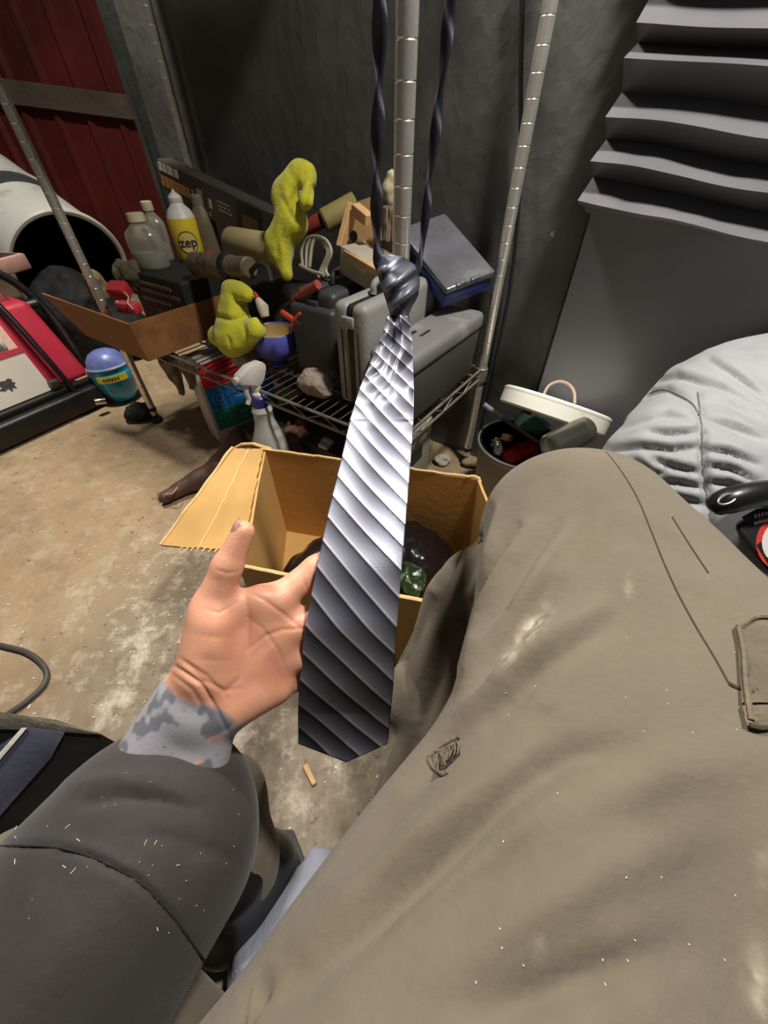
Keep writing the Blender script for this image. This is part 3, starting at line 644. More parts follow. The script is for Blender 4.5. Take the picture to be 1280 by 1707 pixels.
# -- small white cardboard box, timber offcuts, cables, caulk rolls behind the grey case
wm = rackm(-.62, .80, 0); 
A = Pu(568, 436, .78); Bq = Pu(640, 480, .76)
m = frame((A+Bq)/2-Vector((0, 0, .0)), Bq-A, (0, 0, 1)); L = (Bq-A).length
wblock('white_box', 'grubby white box behind the grey tool case, left of the tie', 'box', m @ Matrix.Translation((0, .05 if (m.to_3x3() @ Vector((0, 1, 0))).dot(UH) > 0 else -.05, 0)), (L+.02, .09, .055), M('grubby_white', (168, 162, 144), .7, 0, .15, 14, .15, 40, dirt=(120, 112, 92), ds=12, dt=.55), .003,
       parts=(('label', (.02, -.0455 if (m.to_3x3() @ Vector((0, 1, 0))).dot(UH) > 0 else .0455, -.004), (.024, .002, .03), M('grey_print', (150, 148, 138))),))
WD = M('pale_timber', (196, 158, 112), .75, 0, .15, 12, .15, 50); WD2 = M('plywood', (172, 138, 92), .75, 0, .18, 14, .15, 50)
def plank(label, a, b_, w, th, mat, up=(0, 0, 1)):
    m = frame((a+b_)/2, b_-a, up); b = NB(); bbox(b, m, ((b_-a).length, w, th), .0015, 1); return solo('timber_offcut', b, mat, label, 'timber', 'timber offcuts behind the cases', smooth=False)
plank('pale timber strip lying on the grubby white box', Pu(582, 420, .80), Pu(646, 458, .77), .035, .014, WD)
plank('upright pale timber edge left of the plywood scrap', Pu(569, 414, .82), Pu(588, 342, .86), .014, .03, WD, up=UH)
plank('plywood scrap with a dark knot hole behind the white box', Pu(600, 425, .85), Pu(604, 335, .90), .10, .010, WD2, up=-UH)
plank('short timber block crossing the plywood scrap', Pu(592, 348, .85), Pu(616, 368, .83), .022, .022, WD)
b = NB(); blathe(b, frame(Pu(590, 393, .835), SH, -UH), [(.010, 0), (.010, .004)], 14)
solo('drawer_knob', b, M('black_knob', (16, 15, 15), .7), 'small black knob on the plywood scrap', 'knob')
P0 = Pu(538, 370, .90); P1 = Pu(592, 340, .97); mm = axf(P0, P1-P0); L = (P1-P0).length
t = thing('cardboard_tube', 'fat tan tube pointing out from behind the plywood scrap', 'tube', P0-Vector((0, 0, .03)))
b = NB(); blathe(b, mm, [(.022, 0), (.026, .004), (.026, L)], 24); part('body', b, M('tan_tube', (150, 136, 78), .7, 0, .15, 10), t)
b = NB(); blathe(b, mm, [(.012, -.002), (.014, -.002), (.014, .004)], 18); part('end_plug', b, M('olive_plug', (112, 100, 60), .7), t)
P0 = Pu(508, 382, .88); P1 = Pu(534, 368, .90); mm = axf(P0, P1-P0)
b = NB(); blathe(b, mm, [(.010, 0), (.016, .005), (.018, (P1-P0).length)], 18); solo('glue_nozzle', b, M('brick_red', (150, 62, 48), .6), 'brick-red nozzle in front of the tan tube', 'nozzle')
b = NB()
CW = M('grey_cable', (158, 150, 130), .6, 0, .15, 20)
for kk in range(3):
    o = kk*9
    btube(b, spline([Pu(505+o*.6, 445, .80), Pu(503+o, 415-o*.5, .82), Pu(515+o, 396, .83), Pu(540, 398+o*.6, .82), Pu(552-o*.3, 420, .81), Pu(543-o*.4, 448, .80), Pu(548-o, 462, .79)], 7), .0042, 7)
btube(b, spline([Pu(500, 442, .79), Pu(520, 452, .785), Pu(540, 458, .78)], 6), .0042, 7)
solo('cable_coil', b, CW, 'loops of pale grey cable between the yellow cloth and the white box', 'cable')
crumple('putty_tub', 'lumpy cream plastic bag behind the left strap of the tie', 'bag', Pu(651, 322, .93), (.018, .02, .045), M('cream_bag', (178, 172, 138), .7, 0, .15, 30), 12, .0035)
b = NB(); bbox(b, frame(Pu(650, 385, .88), SH, (0, 0, 1)), (.05, .03, .085), .004, 2); 
t = thing('bristle_brush', 'flat brush with upright pale bristles behind the chrome post', 'brush', Pu(650, 400, .88)); part('stock', b, M('dark_wood', (92, 74, 56), .7), t)
b = NB()
for k in range(40):
    x = random.uniform(-.024, .024); y_ = random.uniform(-.018, .012); base = Pu(650, 400, .855)+SH*x+UH*y_; btube(b, [base, base+Vector((random.uniform(-.006, .006), 0, .06))], .0012, 5)
part('bristles', b, M('pale_bristle', (150, 140, 118), .8), t, kind='stuff')
# ================================================================ left side: bin, red machine, blue bottle
WG = M('grey_white_plastic', (192, 192, 184), .4, 0, .1, 3, .08, 40, dirt=(140, 138, 130), ds=4, dt=.55)
pc = Pd(124, 452, 1.75); ax = Pd(-110, 255, 2.02)-pc
m = axf(pc, ax); LB = .72
t = thing('trash_bin', 'pale grey plastic bin lying on its side with its dark mouth towards the rack', 'bin', Vector((pc.x, pc.y, .10)))
b = NB(); blathe(b, m, [(.232, .006), (.215, LB), (.0, LB), (0, LB-.01), (.209, LB-.01), (.222, .006)], 64, cap=False); part('body', b, WG, t)
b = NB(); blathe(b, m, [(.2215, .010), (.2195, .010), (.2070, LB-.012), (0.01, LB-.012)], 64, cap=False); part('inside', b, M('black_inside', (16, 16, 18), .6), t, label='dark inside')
b = NB(); btube(b, [m @ Vector((.232*math.cos(2*PI*k/64), .232*math.sin(2*PI*k/64), .0)) for k in range(64)], .012, 8, True); part('rim', b, WG, t)
b = NB(); blathe(b, m, [(.222, LB*.40), (.227, LB*.41), (.225, LB*.56), (.220, LB*.57)], 64, cap=False); part('band', b, M('charcoal_band', (52, 52, 56), .5), t, label='charcoal band')
b = NB(); blathe(b, m, [(.220, LB*.575), (.231, LB*.58), (.230, LB*.61), (.219, LB*.62)], 64, cap=False); part('hoop', b, WG, t)
b = NB(); bbox(b, frame((pc.x-.22, pc.y+.22, .045), (-.75, .6, 0), (0, 0, 1)), (.62, .40, .09), .01, 2); 
t2 = thing('low_crate', 'black crate on the floor carrying the pale grey bin', 'crate', (pc.x-.22, pc.y+.22, 0)); part('body', b, M('black_crate', (20, 20, 20), .6), t2)
b = NB()
for k in range(2): bbox(b, frame((pc.x-.22, pc.y+.22, .03+.03*k), (-.75, .6, 0), (0, 0, 1)), (.63, .41, .008), .002, 1)
part('ribs', b, M('black_crate', (20, 20, 20)), t2)
# red portable machine in a black tube frame
RM = M('engine_red', (176, 44, 62), .35, 0, .08, 4, .05, 60, dirt=(126, 34, 44), ds=6, dt=.6); BM = M('black_frame', (26, 24, 23), .42, .2, .15, 8, .15, 60)
g0 = Pz(188, 668, 0); gx = (Pz(-30, 770, 0)-g0).normalized(); gy = Vector((0, 0, 1)).cross(gx)
if gy.y < 0: gy = -gy
GM = Matrix((gx, gy, Vector((0, 0, 1)))).transposed().to_4x4(); GM = GM @ Matrix.Diagonal((1.05, 1, 1.12, 1)); GM.translation = g0      # x runs left along the front rail, y goes back
gen = thing('red_generator', 'red portable machine with cream control panel inside a black tube frame', 'machine', g0)
def gp(x, y, z): return GM @ Vector((x, y, z))
b = NB(); bbox(b, GM, (.62, .045, .07), .012, 3, c=(.33, .0, .045)); part('base_rail', b, BM, gen)
b = NB(); bbox(b, GM, (.62, .03, .02), .006, 2, c=(.33, .03, .085)); part('base_plate', b, BM, gen)
# body: sits behind the panel, tapers to the top
def wedge(b, x0, x1, y0, y1, z0, z1, yt, xi=.0, bev=.02):
    tmesh = bmesh.new(); vs = [tmesh.verts.new(p) for p in ((x0, y0, z0), (x1, y0, z0), (x1, y1, z0), (x0, y1, z0), (x0+xi, y0+yt, z1), (x1, y0+yt, z1), (x1, y1, z1), (x0+xi, y1, z1))]
    for q in ((3, 2, 1, 0), (4, 5, 6, 7), (0, 1, 5, 4), (1, 2, 6, 5), (2, 3, 7, 6), (3, 0, 4, 7)): tmesh.faces.new([vs[k] for k in q])
    bmesh.ops.bevel(tmesh, geom=list(tmesh.edges), offset=bev, segments=3, profile=.5, affect='EDGES'); tmesh.transform(GM); _join(b, tmesh)
b = NB(); wedge(b, .0, .60, .05, .30, .09, .33, .10, .03); part('body', b, RM, gen)
b = NB(); wedge(b, .05, .60, .18, .29, .31, .355, .02, .02, .012); part('tank_lid', b, M('dull_red_lid', (120, 40, 48), .5), gen)
PN = M('cream_panel', (196, 190, 176), .45, 0, .06, 5, .04, 40); 
def panel_pt(x, f, off=0): # point on the sloping front face, f from bottom to top
    y = .05+.10*f-.004; z = .09+.24*f; n = (GM.to_3x3() @ Vector((0, -.24, .10))).normalized()
    return gp(x, y, z)+n*off
def pslab(nm, x0, x1, f0, f1, off, th, mt, lab=None):
    b = NB(); q = [panel_pt(x0, f0, off), panel_pt(x1, f0, off), panel_pt(x1, f1, off), panel_pt(x0, f1, off)]
    n = (GM.to_3x3() @ Vector((0, -.24, .10))).normalized(); bslab(b, q, th, n); return part(nm, b, mt, gen, lab, smooth=False)
pslab('panel', .145, .60, .02, .50, .006, .006, PN, 'cream lower panel'); pslab('red_strip', .145, .60, .50, .56, .009, .008, RM); pslab('panel', .15, .60, .56, .95, .006, .006, M('pinkish_cream', (206, 170, 152), .45), 'pinkish-cream gauge panel')
n = (GM.to_3x3() @ Vector((0, -.24, .10))).normalized(); upf = (GM.to_3x3() @ Vector((0, .10, .24))).normalized()
gm = frame(panel_pt(.275, .74, .006), gx, n)
b = NB(); blathe(b, gm, [(.036, 0), (.036, .010), (.030, .012), (.028, .009)], 36); ga = part('gauge', b, M('silver_bezel', (190, 188, 176), .35, .6), gen, 'silver round gauge')
b = NB(); blathe(b, gm, [(.0285, .0095), (.0285, .0105)], 32); part('dial_face', b, M('dark_dial', (72, 72, 66), .4), ga)
b = NB(); btube(b, [gm @ Vector((0, 0, .012)), gm @ Vector((.012, .018, .012))], .002, 6); part('needle', b, M('white_print', (196, 188, 176)), ga)
gm2 = frame(panel_pt(.20, .63, .006), gx, n); b = NB(); bbox(b, gm2, (.05, .03, .012), .003, 2); so = part('socket', b, M('silver_bezel', (190, 188, 176)), gen); b = NB(); bbox(b, gm2, (.026, .018, .004), .001, 1, c=(0, 0, .008)); part('socket_face', b, M('dark_dial', (72, 72, 66)), so)
b = NB(); bbox(b, frame(panel_pt(.28, .92, .006), gx, n), (.03, .014, .02), .004, 2); part('knob', b, BM, gen)
b = NB(); bbox(b, frame(panel_pt(.30, .46, .007), gx, n), (.12, .022, .004), .002, 1); part('sticker', b, M('plum_sticker', (66, 46, 56), .5), gen, 'dark plum sticker')
# animal-head emblem: flat dark print
em = frame(panel_pt(.262, .24, .0065), -gx, n)
if (em.to_3x3() @ Vector((0, 1, 0))).z < 0: em = em @ Matrix.Scale(-1, 4, (0, 1, 0))
poly = [(-.042, -.006), (-.020, .006), (-.016, .022), (-.008, .010), (.004, .018), (.018, .014), (.030, .020), (.040, .012), (.034, .004), (.042, -.002), (.032, -.008), (.034, -.020), (.022, -.014), (.014, -.026), (.008, -.012), (-.006, -.016), (-.018, -.010), (-.032, -.014)]
b = NB(); bprism(b, em, [(x*.9, y*.9) for x, y in poly], .0008); part('emblem', b, M('black_print', (34, 30, 30), .5), gen, 'dark animal-head emblem', smooth=False)
b = NB(); bprism(b, em, [(-.028, -.004), (-.012, .003), (-.006, -.004), (-.016, -.007)], .0006, .0008); part('emblem_eye', b, PN, gen, smooth=False)
# tube frame: hoop over the end nearest the rack and a second hoop
def hoop(x, nm, w=.013):
    b = NB(); btube(b, spline([gp(x, .0, .07), gp(x+.01, .05, .20), gp(x+.02, .12, .33), gp(x+.03, .19, .385), gp(x+.03, .25, .385), gp(x+.03, .30, .34), gp(x, .33, .08)], 8), w, 10); part(nm, b, BM, gen)
hoop(.10, 'frame_hoop', .010)
b = NB(); btube(b, spline([gp(-.02, .12, .09), gp(-.025, .20, .28), gp(.03, .25, .39), gp(.15, .27, .43), gp(.32, .27, .44), gp(.6, .27, .44)], 10), .014, 12); part('top_bar', b, BM, gen)
b = NB(); btube(b, [gp(-.02, .12, .09), gp(-.02, .33, .05)], .012, 10); part('side_bar', b, BM, gen)
b = NB(); bbox(b, GM, (.03, .03, .025), .005, 2, c=(.135, .035, .115)); part('bolt', b, M('dark_steel', (92, 90, 86)), gen)
b = NB(); blathe(b, axf(gp(.02, .20, .30), -gx), [(.016, -.01), (.020, 0), (.020, .03), (.012, .035)], 16); part('cap', b, BM, gen)
# pinkish box on something dark, far left, and the dark tote under the tray
P = Pd(4, 428, 1.40); wblock('pink_tray', 'pink plastic tray edge poking in at the left beside the grey bin', 'tray', Matrix.Translation(P-Vector((.06, 0, .02))) @ MR @ Matrix.Rotation(.4, 4, 'Z'), (.22, .12, .05), M('dusty_pink', (186, 144, 132), .5), .006, parts=(('inside', (0, 0, .02), (.19, .09, .012), M('dark_inside', (40, 32, 32), .7)),))
P2 = P+Vector((-.55, .15, -.24)); b = NB(); bbox(b, Matrix.Translation((P2.x, P2.y, P.z*.5-.022)) @ MR, (.34, .24, P.z-.046), .012, 2)
t = thing('black_cabinet', 'black box beyond the red machine at the left edge', 'box', (P2.x, P2.y, 0)); part('body', b, M('black_crate', (20, 20, 20)), t); b = NB(); bbox(b, Matrix.Translation((P2.x, P2.y, P.z-.06)) @ MR, (.35, .25, .02), .004, 2); part('lid', b, M('black_crate', (20, 20, 20)), t)
# made-up black sack added to darken the gap between bin, machine and rack
def fillerf(P):
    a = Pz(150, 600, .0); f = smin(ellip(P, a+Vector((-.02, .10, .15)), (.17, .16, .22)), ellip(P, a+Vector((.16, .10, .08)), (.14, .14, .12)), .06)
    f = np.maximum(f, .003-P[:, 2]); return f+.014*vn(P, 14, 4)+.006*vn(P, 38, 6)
c = Pz(160, 600, .1); v, f = blob(fillerf, (c.x-.4, c.y-.3, -.01), (c.x+.45, c.y+.5, .42), .008, 1)
solo('dark_filler', (v, f), M('filler_black', (10, 10, 11), .8, 0, .2, 8, .2, 40), 'added black sack in the dark gap below the bin mouth', 'filler', ang=180)
# blue rounded bottle
pb = Pz(210, 664, 0); t = thing('blue_bottle', 'bright blue rounded bottle with yellow label by the rack foot', 'bottle', pb)
lean = axf(pb+Vector((0, 0, .002)), Vector((-.06, .05, 1)))
BL = M('glossy_blue', (36, 148, 190), .2, 0, .1, 5, .03, 30, coat=.5)
b = NB(); blathe(b, lean, [(.030, 0), (.045, .006), (.068, .05), (.078, .09), (.078, .115), (.070, .135)], 36); part('body', b, BL, t)
b = NB(); blathe(b, lean, [(.0705, .134), (.075, .138), (.066, .165), (.050, .185), (.03, .195), (.012, .198)], 36); part('cap', b, M('slate_blue', (100, 114, 170), .35, 0, .3, 18), t, label='slate-blue ribbed cap')
b = NB(); blathe(b, lean, [(.076, .137), (.0785, .141), (.074, .147)], 36, cap=False); part('ring', b, M('pale_blue', (132, 148, 184), .4), t)
fa = math.atan2(*((lean.inverted().to_3x3() @ (CAM-pb)).yx))-.12
def arcband(nm, r0, r1, z0, z1, a0, a1, mt, lab=None, n=14):
    b = NB(); g = []
    for k in range(n+1):
        a = a0+(a1-a0)*k/n; g.append([b.verts.new(lean @ Vector((rr*math.cos(a), rr*math.sin(a), z))) for rr, z in ((r0, z0), (r1, z1), (r1-.003, z1), (r0-.003, z0))])
    for x, y_ in zip(g, g[1:]):
        for q in range(4): b.faces.new((x[q], x[(q+1) % 4], y_[(q+1) % 4], y_[q]))
    b.faces.new(g[0]); b.faces.new(g[-1][::-1]); return part(nm, b, mt, t, lab)
arcband('label', .0795, .0792, .094, .118, fa-.75, fa+.7, M('yellow_label2', (214, 196, 40), .4), 'yellow label')
for k in range(6): arcband('lettering', .0800, .0798, .101, .111, fa-.45+k*.13, fa-.45+k*.13+.085, M('navy_print', (48, 44, 84)), None, 3)
b = NB(); bbox(b, Matrix.Translation(pb+Vector((-.085, .0, .10))), (.012, .05, .05), .003, 2); t2 = thing('paper_tag', 'small cream tag left of the blue bottle', 'tag', pb+Vector((-.085, 0, .07))); part('card', b, M('tag_cream', (168, 150, 116), .7), t2); b = NB(); btube(b, [pb+Vector((-.085, .0, .07)), pb+Vector((-.08, .02, 0))], .003, 6); part('stem', b, STL, t2)
b = NB(); blathe(b, axf(Pz(175, 668, .05), Vector((-.5, -.6, .2))), [(.012, 0), (.012, .03), (.009, .036)], 14); blathe(b, Matrix.Translation(Pz(175, 668, 0)), [(.006, 0), (.006, .05)], 8)
solo('chrome_fitting', b, M('bright_chrome', (210, 206, 196), .2, 1), 'small chrome fitting between the red machine and the blue bottle', 'fitting')
crumple('black_rag', 'black lump of cloth on the floor around the rack foot under the blue bottle', 'rag', Pz(232, 690, .02)+Vector((0, 0, .01)), (.05, .04, .03), M('black_canvas', (34, 32, 30)), 21)
# clear plastic bag hanging off the shelf corner
bagm = M('grey_film', (116, 108, 92), .35, 0, .3, 14, .3, 30, trans=.35)
V0 = [Pu(262, 592, .60), Pu(330, 612, .60), Pu(312, 650, .61), Pu(298, 668, .62), Pu(276, 640, .60)]
def bagp(P):
    f = smin(cone(P, V0[0], V0[1], .012, .014), cone(P, Pu(285, 605, .60), Pu(302, 655, .61), .026, .010), .03); f = smin(f, cone(P, Pu(312, 612, .60), Pu(318, 645, .61), .02, .010), .03)
    return f+.008*vn(P*np.array([1, 1, .3], dtype=np.float32), 60, 3)
c = Pu(298, 625, .60); v, f = blob(bagp, c-Vector((.11, .11, .12)), c+Vector((.11, .11, .09)), .004, 1); solo('plastic_bag', (v, f), bagm, 'dull translucent plastic bag hanging from the left front edge of the shelf', 'bag')
# ================================================================ under and before the rack
# -- white carton with red, blue and green bands
bl = Pz(364, 742, 0); bd = Vector((.77, .64, 0)); bn = Vector((.64, -.77, 0)); upv = Vector((.0, .03, .285)).normalized(); W_, H_ = .25, .285
t = thing('banded_carton', 'white carton with red, blue and green printed bands under the shelf', 'box', bl+bd*.12)
cm = frame(bl+bd*W_/2+upv*H_/2-bn*.05, bd, upv); 
yf = 1 if (cm.to_3x3() @ Vector((0, 1, 0))).dot(bn) > 0 else -1
b = NB(); bbox(b, cm, (W_, .10, H_), .003, 1); part('body', b, M('white_card', (206, 200, 190), .7, 0, .06, 8, .05, 40), t, smooth=False)
def cdecal(nm, x0, x1, z0, z1, mt, th=.0012, lab=None):
    b = NB(); bbox(b, cm, (x1-x0, th, z1-z0), c=((x0+x1)/2-W_/2, yf*(.05+th/2), (z0+z1)/2-H_/2)); return part(nm, b, mt, t, lab, smooth=False)
bands = [('red_band', .195, .272, (224, 40, 58), (236, 96, 104)), ('blue_band', .118, .193, (28, 120, 200), (96, 166, 222)), ('green_band', .045, .116, (26, 132, 112), (84, 168, 148))]
for nm, z0, z1, c1, c2 in bands:
    bd_ = cdecal(nm, .012, W_-.004, z0, z1, M(nm, c1, .5, 0, .06, 8, .03, 40)); mt = M(nm+'_print', c2, .5)
    b = NB(); cc = cm @ Vector((.052-W_/2, yf*.0515, (z0+z1)/2-H_/2)); btube(b, [cc+bd*.024*math.cos(2*PI*k/28)+upv*.024*math.sin(2*PI*k/28) for k in range(28)], .0016, 6, True); part('round_mark', b, mt, bd_)
    b = NB(); btube(b, [cc+bd*.012*math.cos(2*PI*k/16)+upv*.012*math.sin(2*PI*k/16) for k in range(16)], .0022, 6, True); part('inner_mark', b, mt, bd_)
    b = NB(); bbox(b, cm, (.11, .0012, .012), c=(.155-W_/2, yf*.0520, (z0+z1)/2+.008-H_/2)); bbox(b, cm, (.08, .0012, .007), c=(.14-W_/2, yf*.0520, (z0+z1)/2-.012-H_/2)); bbox(b, cm, (.0012, .0012, z1-z0-.012), c=(.086-W_/2, yf*.052, (z0+z1)/2-H_/2)); part('text_line', b, mt, bd_, smooth=False)
cdecal('dark_stain', .07, W_-.004, .004, .040, M('smudged_grey', (112, 104, 108), .7, 0, .4, 20), lab='grubby grey foot of the carton')
# -- spray bottle
ps = Pz(468, 808, 0); kz = (Pu(462, 614, ps.dot(UH)).z)/.331; m = Matrix.Translation(ps) @ Matrix.Diagonal((1, 1, kz, 1))
t = thing('spray_bottle', 'white trigger spray bottle with blue collar behind the big cardboard box', 'bottle', ps)
b = NB(); blathe(b, m, [(.045, 0), (.05, .006), (.05, .12), (.046, .145), (.034, .17), (.027, .19), (.026, .215), (.028, .218), (.020, .232)], 36); part('body', b, M('frosted_plastic', (200, 202, 196), .35, 0, .06, 5, .05, 30), t)
b = NB(); blathe(b, m, [(.0215, .228), (.0225, .23), (.0225, .25), (.019, .253)], 28); part('collar', b, M('royal_blue', (44, 52, 140), .4), t)
tocam = Vector((-.50, -.80, 0)).normalized(); hm = frame(ps+Vector((0, 0, .285*kz)), tocam, (0, 0, 1))
b = NB(); blathe(b, m, [(.017, .25), (.017, .258), (.012, .262), (.012, .28)], 24); part('neck', b, WP, t)
b = NB(); prof2 = [(-.035, .020), (-.036, .034), (-.026, .044), (.012, .046), (.046, .034), (.052, .022), (.050, .012), (.020, .004), (.006, -.010), (-.012, -.010), (-.02, .006)]
hm2 = frame(ps+Vector((0, 0, .283*kz)), tocam, (0, 0, 1)); side = hm2.to_3x3() @ Vector((0, 1, 0)); b2 = NB()
q0_ = [hm2 @ Vector((x, 0, z)) for x, z in prof2]
lo = [b.verts.new(p-side*.013) for p in q0_]; hi = [b.verts.new(p+side*.013) for p in q0_]; n_ = len(q0_); b.faces.new(lo); b.faces.new(hi[::-1])
for i in range(n_): b.faces.new((lo[i], hi[i], hi[(i+1) % n_], lo[(i+1) % n_]))
bmesh.ops.bevel(b, geom=list(b.edges), offset=.003, segments=2, profile=.5, affect='EDGES'); hd = part('head', b, WP, t)
b = NB(); btube(b, spline([hm2 @ Vector((.022, 0, .006)), hm2 @ Vector((.034, 0, -.012)), hm2 @ Vector((.032, 0, -.034)), hm2 @ Vector((.040, 0, -.046))], 6), [.006]*19, 8); part('trigger', b, WP, t)
b = NB(); blathe(b, axf(hm2 @ Vector((.048, 0, .024)), tocam), [(.009, 0), (.009, .012), (.006, .013)], 14); part('nozzle', b, WP, t)
# -- dark boot-like shape: worn brown boot lying by the box
def brownf(P):
    a = Pz(275, 828, .024); c_ = Pz(330, 800, .028); d_ = Pz(385, 770, .05)
    f = smin(cone(P, a, c_, .018, .026), cone(P, c_, d_, .026, .045), .03); f = smin(f, cone(P, d_, d_+Vector((.03, .03, .06)), .045, .04), .03)
    f = np.maximum(f, .001-P[:, 2]); return f+.004*vn(P, 40, 3)
c = Pz(330, 800, .03); v, f = blob(brownf, (c.x-.16, c.y-.14, -.01), (c.x+.26, c.y+.22, .2), .005, 1)
t = thing('brown_boot', 'worn brown leather boot lying behind the open flap of the cardboard box', 'boot', c*1-Vector((0, 0, .03))); part('upper', (v, f), M('worn_brown_leather', (84, 58, 46), .6, 0, .3, 14, .2, 60, dirt=(120, 96, 84), ds=16, dt=.58), t)
b = NB(); a = Pz(264, 830, .008); btube(b, [a, Pz(300, 816, .008), Pz(345, 792, .008)], [.014, .018, .022], 10); part('sole', b, M('sole_tan', (118, 92, 80), .7), t)
b = NB(); btube(b, spline([Pz(276, 824, .045), Pz(288, 822, .05), Pz(296, 812, .052)], 5), .0025, 6); part('lace', b, M('pale_lace', (160, 136, 126), .8), t)
# -- things in the dark under the shelf
wblock('dark_bin', 'dark olive plastic bin in the shade under the shelf', 'bin', rackm(-.78, .80, .06), (.34, .26, .12), M('dark_olive_plastic', (58, 54, 46), .5, 0, .3, 8, .1, 40), .01, parts=(('lid', (0, 0, .064), (.35, .27, .012), M('dark_olive_plastic', (58, 54, 46))), ('label', (.09, -.131, .02), (.06, .004, .03), WP)))
crumple('brown_rag', 'reddish-brown rag hanging over the bin beside the spray bottle', 'rag', Pz(495, 735, .10), (.06, .05, .06), M('reddish_cloth', (110, 78, 66), .85, 0, .3, 20, dirt=(168, 140, 136), ds=12, dt=.58), 31)
wblock('white_switch', 'two white plugs lying in the dark left of the tie', 'plug', Matrix.Translation(Pz(546, 736, .15)) @ MR, (.035, .018, .014), M('off_white', (196, 192, 182), .5), .003, parts=(('second_plug', (.002, -.02, -.004), (.033, .014, .012), M('off_white', (196, 192, 182))),))
wblock('grey_carton', 'pale grey carton standing on the floor under the right shelf edge', 'box', rackm(-.415, .72, .14), (.055, .13, .28), M('pale_grey_card', (150, 146, 132), .7, 0, .1, 6, .08, 40), .003, parts=(('sticker', (.028, -.01, .06), (.002, .06, .04), M('dark_sticker', (54, 54, 58), .6)), ('flap', (0, 0, .142), (.05, .125, .004), M('pale_grey_card', (150, 146, 132)))))
crumple('paper_scrap', 'torn white plastic scrap on the floor at the right rack foot', 'scrap', Pz(738, 768, .012)+Vector((0, 0, .006)), (.03, .022, .016), M('white_scrap', (184, 180, 164), .7), 41, .003)
crumple('paper_scrap', 'tan paper shreds on the floor left of the trash bucket', 'scrap', Pz(785, 772, .012)+Vector((0, 0, .004)), (.035, .02, .014), M('tan_shred', (150, 130, 104), .8), 43, .003)
# -- trash bucket with jars, cans; lid; jar
pk = Pz(866, 748, .20); pk.z = 0
t = thing('trash_bucket', 'pale beige bucket full of trash between the rack and the grey quilted coat', 'bucket', pk); m = Matrix.Translation(pk)
b = NB(); blathe(b, m, [(.085, 0), (.09, .004), (.108, .205), (.113, .207), (.113, .216), (.106, .216), (.104, .20), (.086, .01), (.0, .01)], 48, cap=False); part('body', b, M('beige_plastic', (164, 156, 138), .5, 0, .1, 6, .08, 40), t)
b = NB(); blathe(b, m, [(.1075, .2165), (.1075, .221), (.101, .221), (.098, .15), (.09, .14)], 48, cap=False); part('liner', b, M('black_liner', (22, 22, 24), .3), t, label='black bin liner')
b = NB(); btube(b, [m @ Vector((.110*math.cos(2*PI*k/48), .110*math.sin(2*PI*k/48), .2185)) for k in range(48)], .0035, 8, True); part('rim', b, M('grey_rim', (120, 120, 120), .35), t)
def can(name, label, p, d, r, h, mt, cat='can'):
    t = thing(name, label, cat, p); mm = axf(p, d); b = NB(); blathe(b, mm, [(r*.85, 0), (r, .004), (r, h-.006), (r*.86, h)], 24); part('body', b, mt, t)
    b = NB(); blathe(b, mm, [(r*.84, h-.001), (r*.80, h-.004), (.002, h-.005)], 24); part('end', b, M('bright_chrome', (210, 206, 196)), t)
can('drink_can', 'crimson drink can lying in the trash bucket', pk+Vector((-.05, -.02, .165)), (.9, .3, .25), .033, .10, M('crimson_can', (150, 24, 30), .25, .4))
can('drink_can', 'dark red can under the crimson can in the trash bucket', pk+Vector((-.04, -.055, .15)), (1, .0, .1), .030, .09, M('dark_red_can', (84, 18, 22), .3, .3))
crumple('foil', 'scrunched silver foil at the left in the trash bucket', 'foil', pk+Vector((-.062, .0, .20)), (.022, .03, .026), M('foil', (206, 206, 206), .22, 1, .1, 10, .4, 60), 51, .003)
wblock('wood_block', 'tan wooden block on top of the trash bucket', 'block', Matrix.Translation(pk+Vector((-.035, .015, .225))) @ Matrix.Rotation(.9, 4, 'Z') @ Matrix.Rotation(.5, 4, 'Y'), (.045, .02, .016), M('tan_wood', (176, 130, 72), .7), .002, parts=(('knot', (.008, 0, .0085), (.008, .006, .001), M('dark_wood', (92, 74, 56))),))
crumple('teal_rag', 'crumpled teal rag at the back of the trash bucket', 'rag', pk+Vector((.045, .075, .225)), (.05, .035, .022), M('teal_cloth', (84, 122, 110), .85, 0, .2, 20), 52, .003)
A = Pd(806, 674, .98); Bq = pk+Vector((.07, .0, .20)); 
b = NB(); btube(b, [A, A.lerp(Bq, .3), Bq], .006, 10); t = thing('metal_rod', 'thin metal rod leaning out of the trash bucket', 'rod', Bq); part('shaft', b, M('grey_metal', (120, 116, 118), .4, .5), t); b = NB(); btube(b, [A, A.lerp(Bq, .28)], .0068, 10); part('sleeve', b, M('lilac_grey', (150, 148, 166), .4), t)
pj = Pd(915, 748, .78); can('glass_jar', 'clear glass jar lying under the white bucket lid', pj, (.8, .42, .16), .030, .10, M('clear_glass', (150, 150, 138), .06, 0, .05, 6, .1, 20, trans=.9), 'jar')
